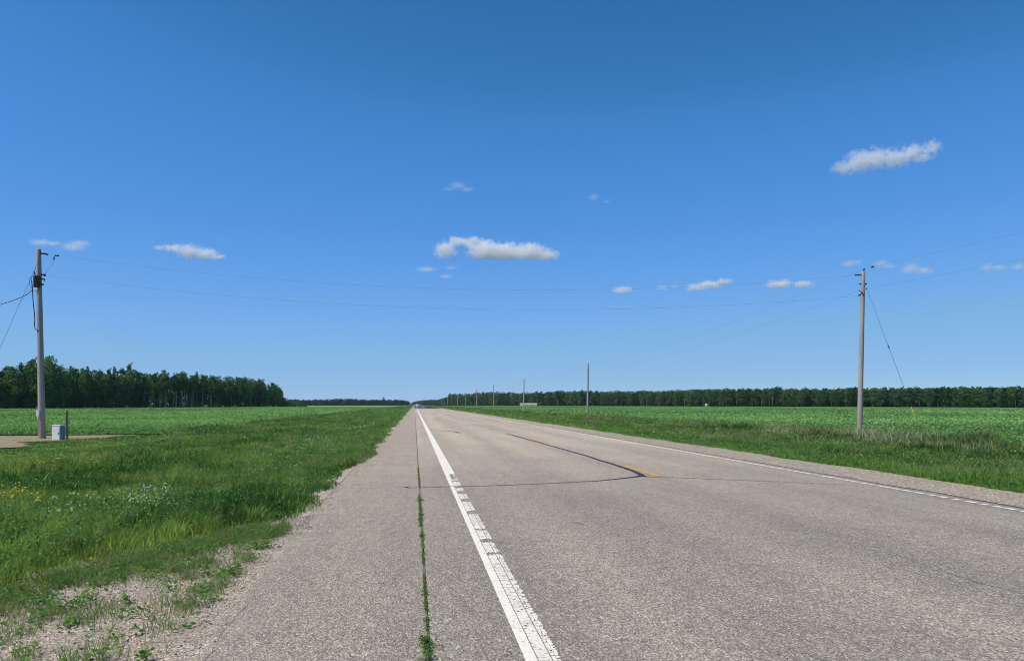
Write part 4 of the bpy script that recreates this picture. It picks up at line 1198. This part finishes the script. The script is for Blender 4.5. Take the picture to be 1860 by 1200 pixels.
cloud([(1603, 478, 17, 8), (1615, 484, 14, 5)], M['wisp'], 'pale cloud patch just right of the corner pole top')
cloud([(1655, 488, 20, 11), (1675, 493, 20, 7)], M['wisp'], 'pale triangular cloud, second right of the corner pole')
cloud([(1795, 485, 16, 8), (1815, 486, 16, 7)], M['wisp'], 'oval pale cloud near the right border of the sky')
cloud([(1852, 484, 16, 7), (1870, 486, 16, 7)], M['wisp'], 'pale cloud cut off by the right border of the sky')

# ------------------------------------------------------------------ light
SUN_EL, SUN_DIR = R(57), Vector((-.95, -.31, 0)).normalized()
sv = Vector((SUN_DIR.x * math.cos(SUN_EL), SUN_DIR.y * math.cos(SUN_EL), math.sin(SUN_EL)))
sd = bpy.data.lights.new('sun', 'SUN'); sd.energy = 4.5; sd.angle = R(.53); sd.color = (1, .93, .83)
so = bpy.data.objects.new('sun', sd); col.objects.link(so)
so.rotation_euler = sv.to_track_quat('Z', 'Y').to_euler(); so.location = (0, 0, 50)
w = bpy.data.worlds.new('World'); scene.world = w; w.use_nodes = True
nt = w.node_tree; bg = nt.nodes['Background']
sky = nt.nodes.new('ShaderNodeTexSky'); sky.sky_type = 'NISHITA'; sky.sun_disc = False
sky.sun_elevation = SUN_EL; sky.sun_rotation = math.atan2(SUN_DIR.x, SUN_DIR.y)
sky.altitude = 3000; sky.air_density = 1.0; sky.dust_density = .2; sky.ozone_density = 8
# the camera's tone response to the clear sky: one curve per channel on the sky's own light
STR = .11
def wn(t, **kw):
    o = nt.nodes.new(t)
    for k_, v_ in kw.items(): setattr(o, k_, v_)
    return o
pre = wn('ShaderNodeVectorMath', operation='SCALE'); pre.inputs['Scale'].default_value = STR
post = wn('ShaderNodeVectorMath', operation='SCALE'); post.inputs['Scale'].default_value = 1 / STR
cv = wn('ShaderNodeRGBCurve')
PTS = [[(0, 0), (.068, .039), (.080, .056), (.102, .080), (.225, .200), (.467, .305), (1, .60)],
       [(0, 0), (.141, .178), (.164, .227), (.210, .279), (.418, .437), (.656, .515), (1, .72)],
       [(0, 0), (.326, .465), (.372, .580), (.454, .705), (.709, .815), (.770, .775), (1, .85)]]
for c_, pts in zip(cv.mapping.curves, PTS):
    while len(c_.points) < len(pts): c_.points.new(.5, .5)
    for p_, q_ in zip(c_.points, pts): p_.location = q_; p_.handle_type = 'AUTO_CLAMPED'
cv.mapping.extend = 'HORIZONTAL'; cv.mapping.update()
nt.links.new(sky.outputs[0], pre.inputs[0]); nt.links.new(pre.outputs[0], cv.inputs['Color']); nt.links.new(cv.outputs[0], post.inputs[0])
nt.links.new(post.outputs[0], bg.inputs[0]); bg.inputs[1].default_value = STR

scene.view_settings.view_transform = 'Standard'; scene.view_settings.look = 'None'
scene.view_settings.exposure = 0; scene.view_settings.gamma = 1
scene.render.engine = 'CYCLES'
cy = scene.cycles
cy.use_denoising = True; cy.filter_width = 1.0
cy.max_bounces = 8; cy.diffuse_bounces = 3; cy.glossy_bounces = 2; cy.transmission_bounces = 3; cy.volume_bounces = 4; cy.transparent_max_bounces = 8
cy.volume_step_rate = .5; cy.volume_max_steps = 128

k = NT('haze_air'); hv = k.n('ShaderNodeVolumePrincipled'); hv.inputs['Color'].default_value = (.62, .78, 1, 1); hv.inputs['Density'].default_value = .000045
hv.inputs['Anisotropy'].default_value = .2; k.l(hv.outputs[0], k.out.inputs['Volume'])
bm = bmesh.new(); box(bm, -3500, 3500, -300, 6500, -2.5, 30); hz = obj('haze', bm, k.m, None, False); tag(hz, kind='stuff')
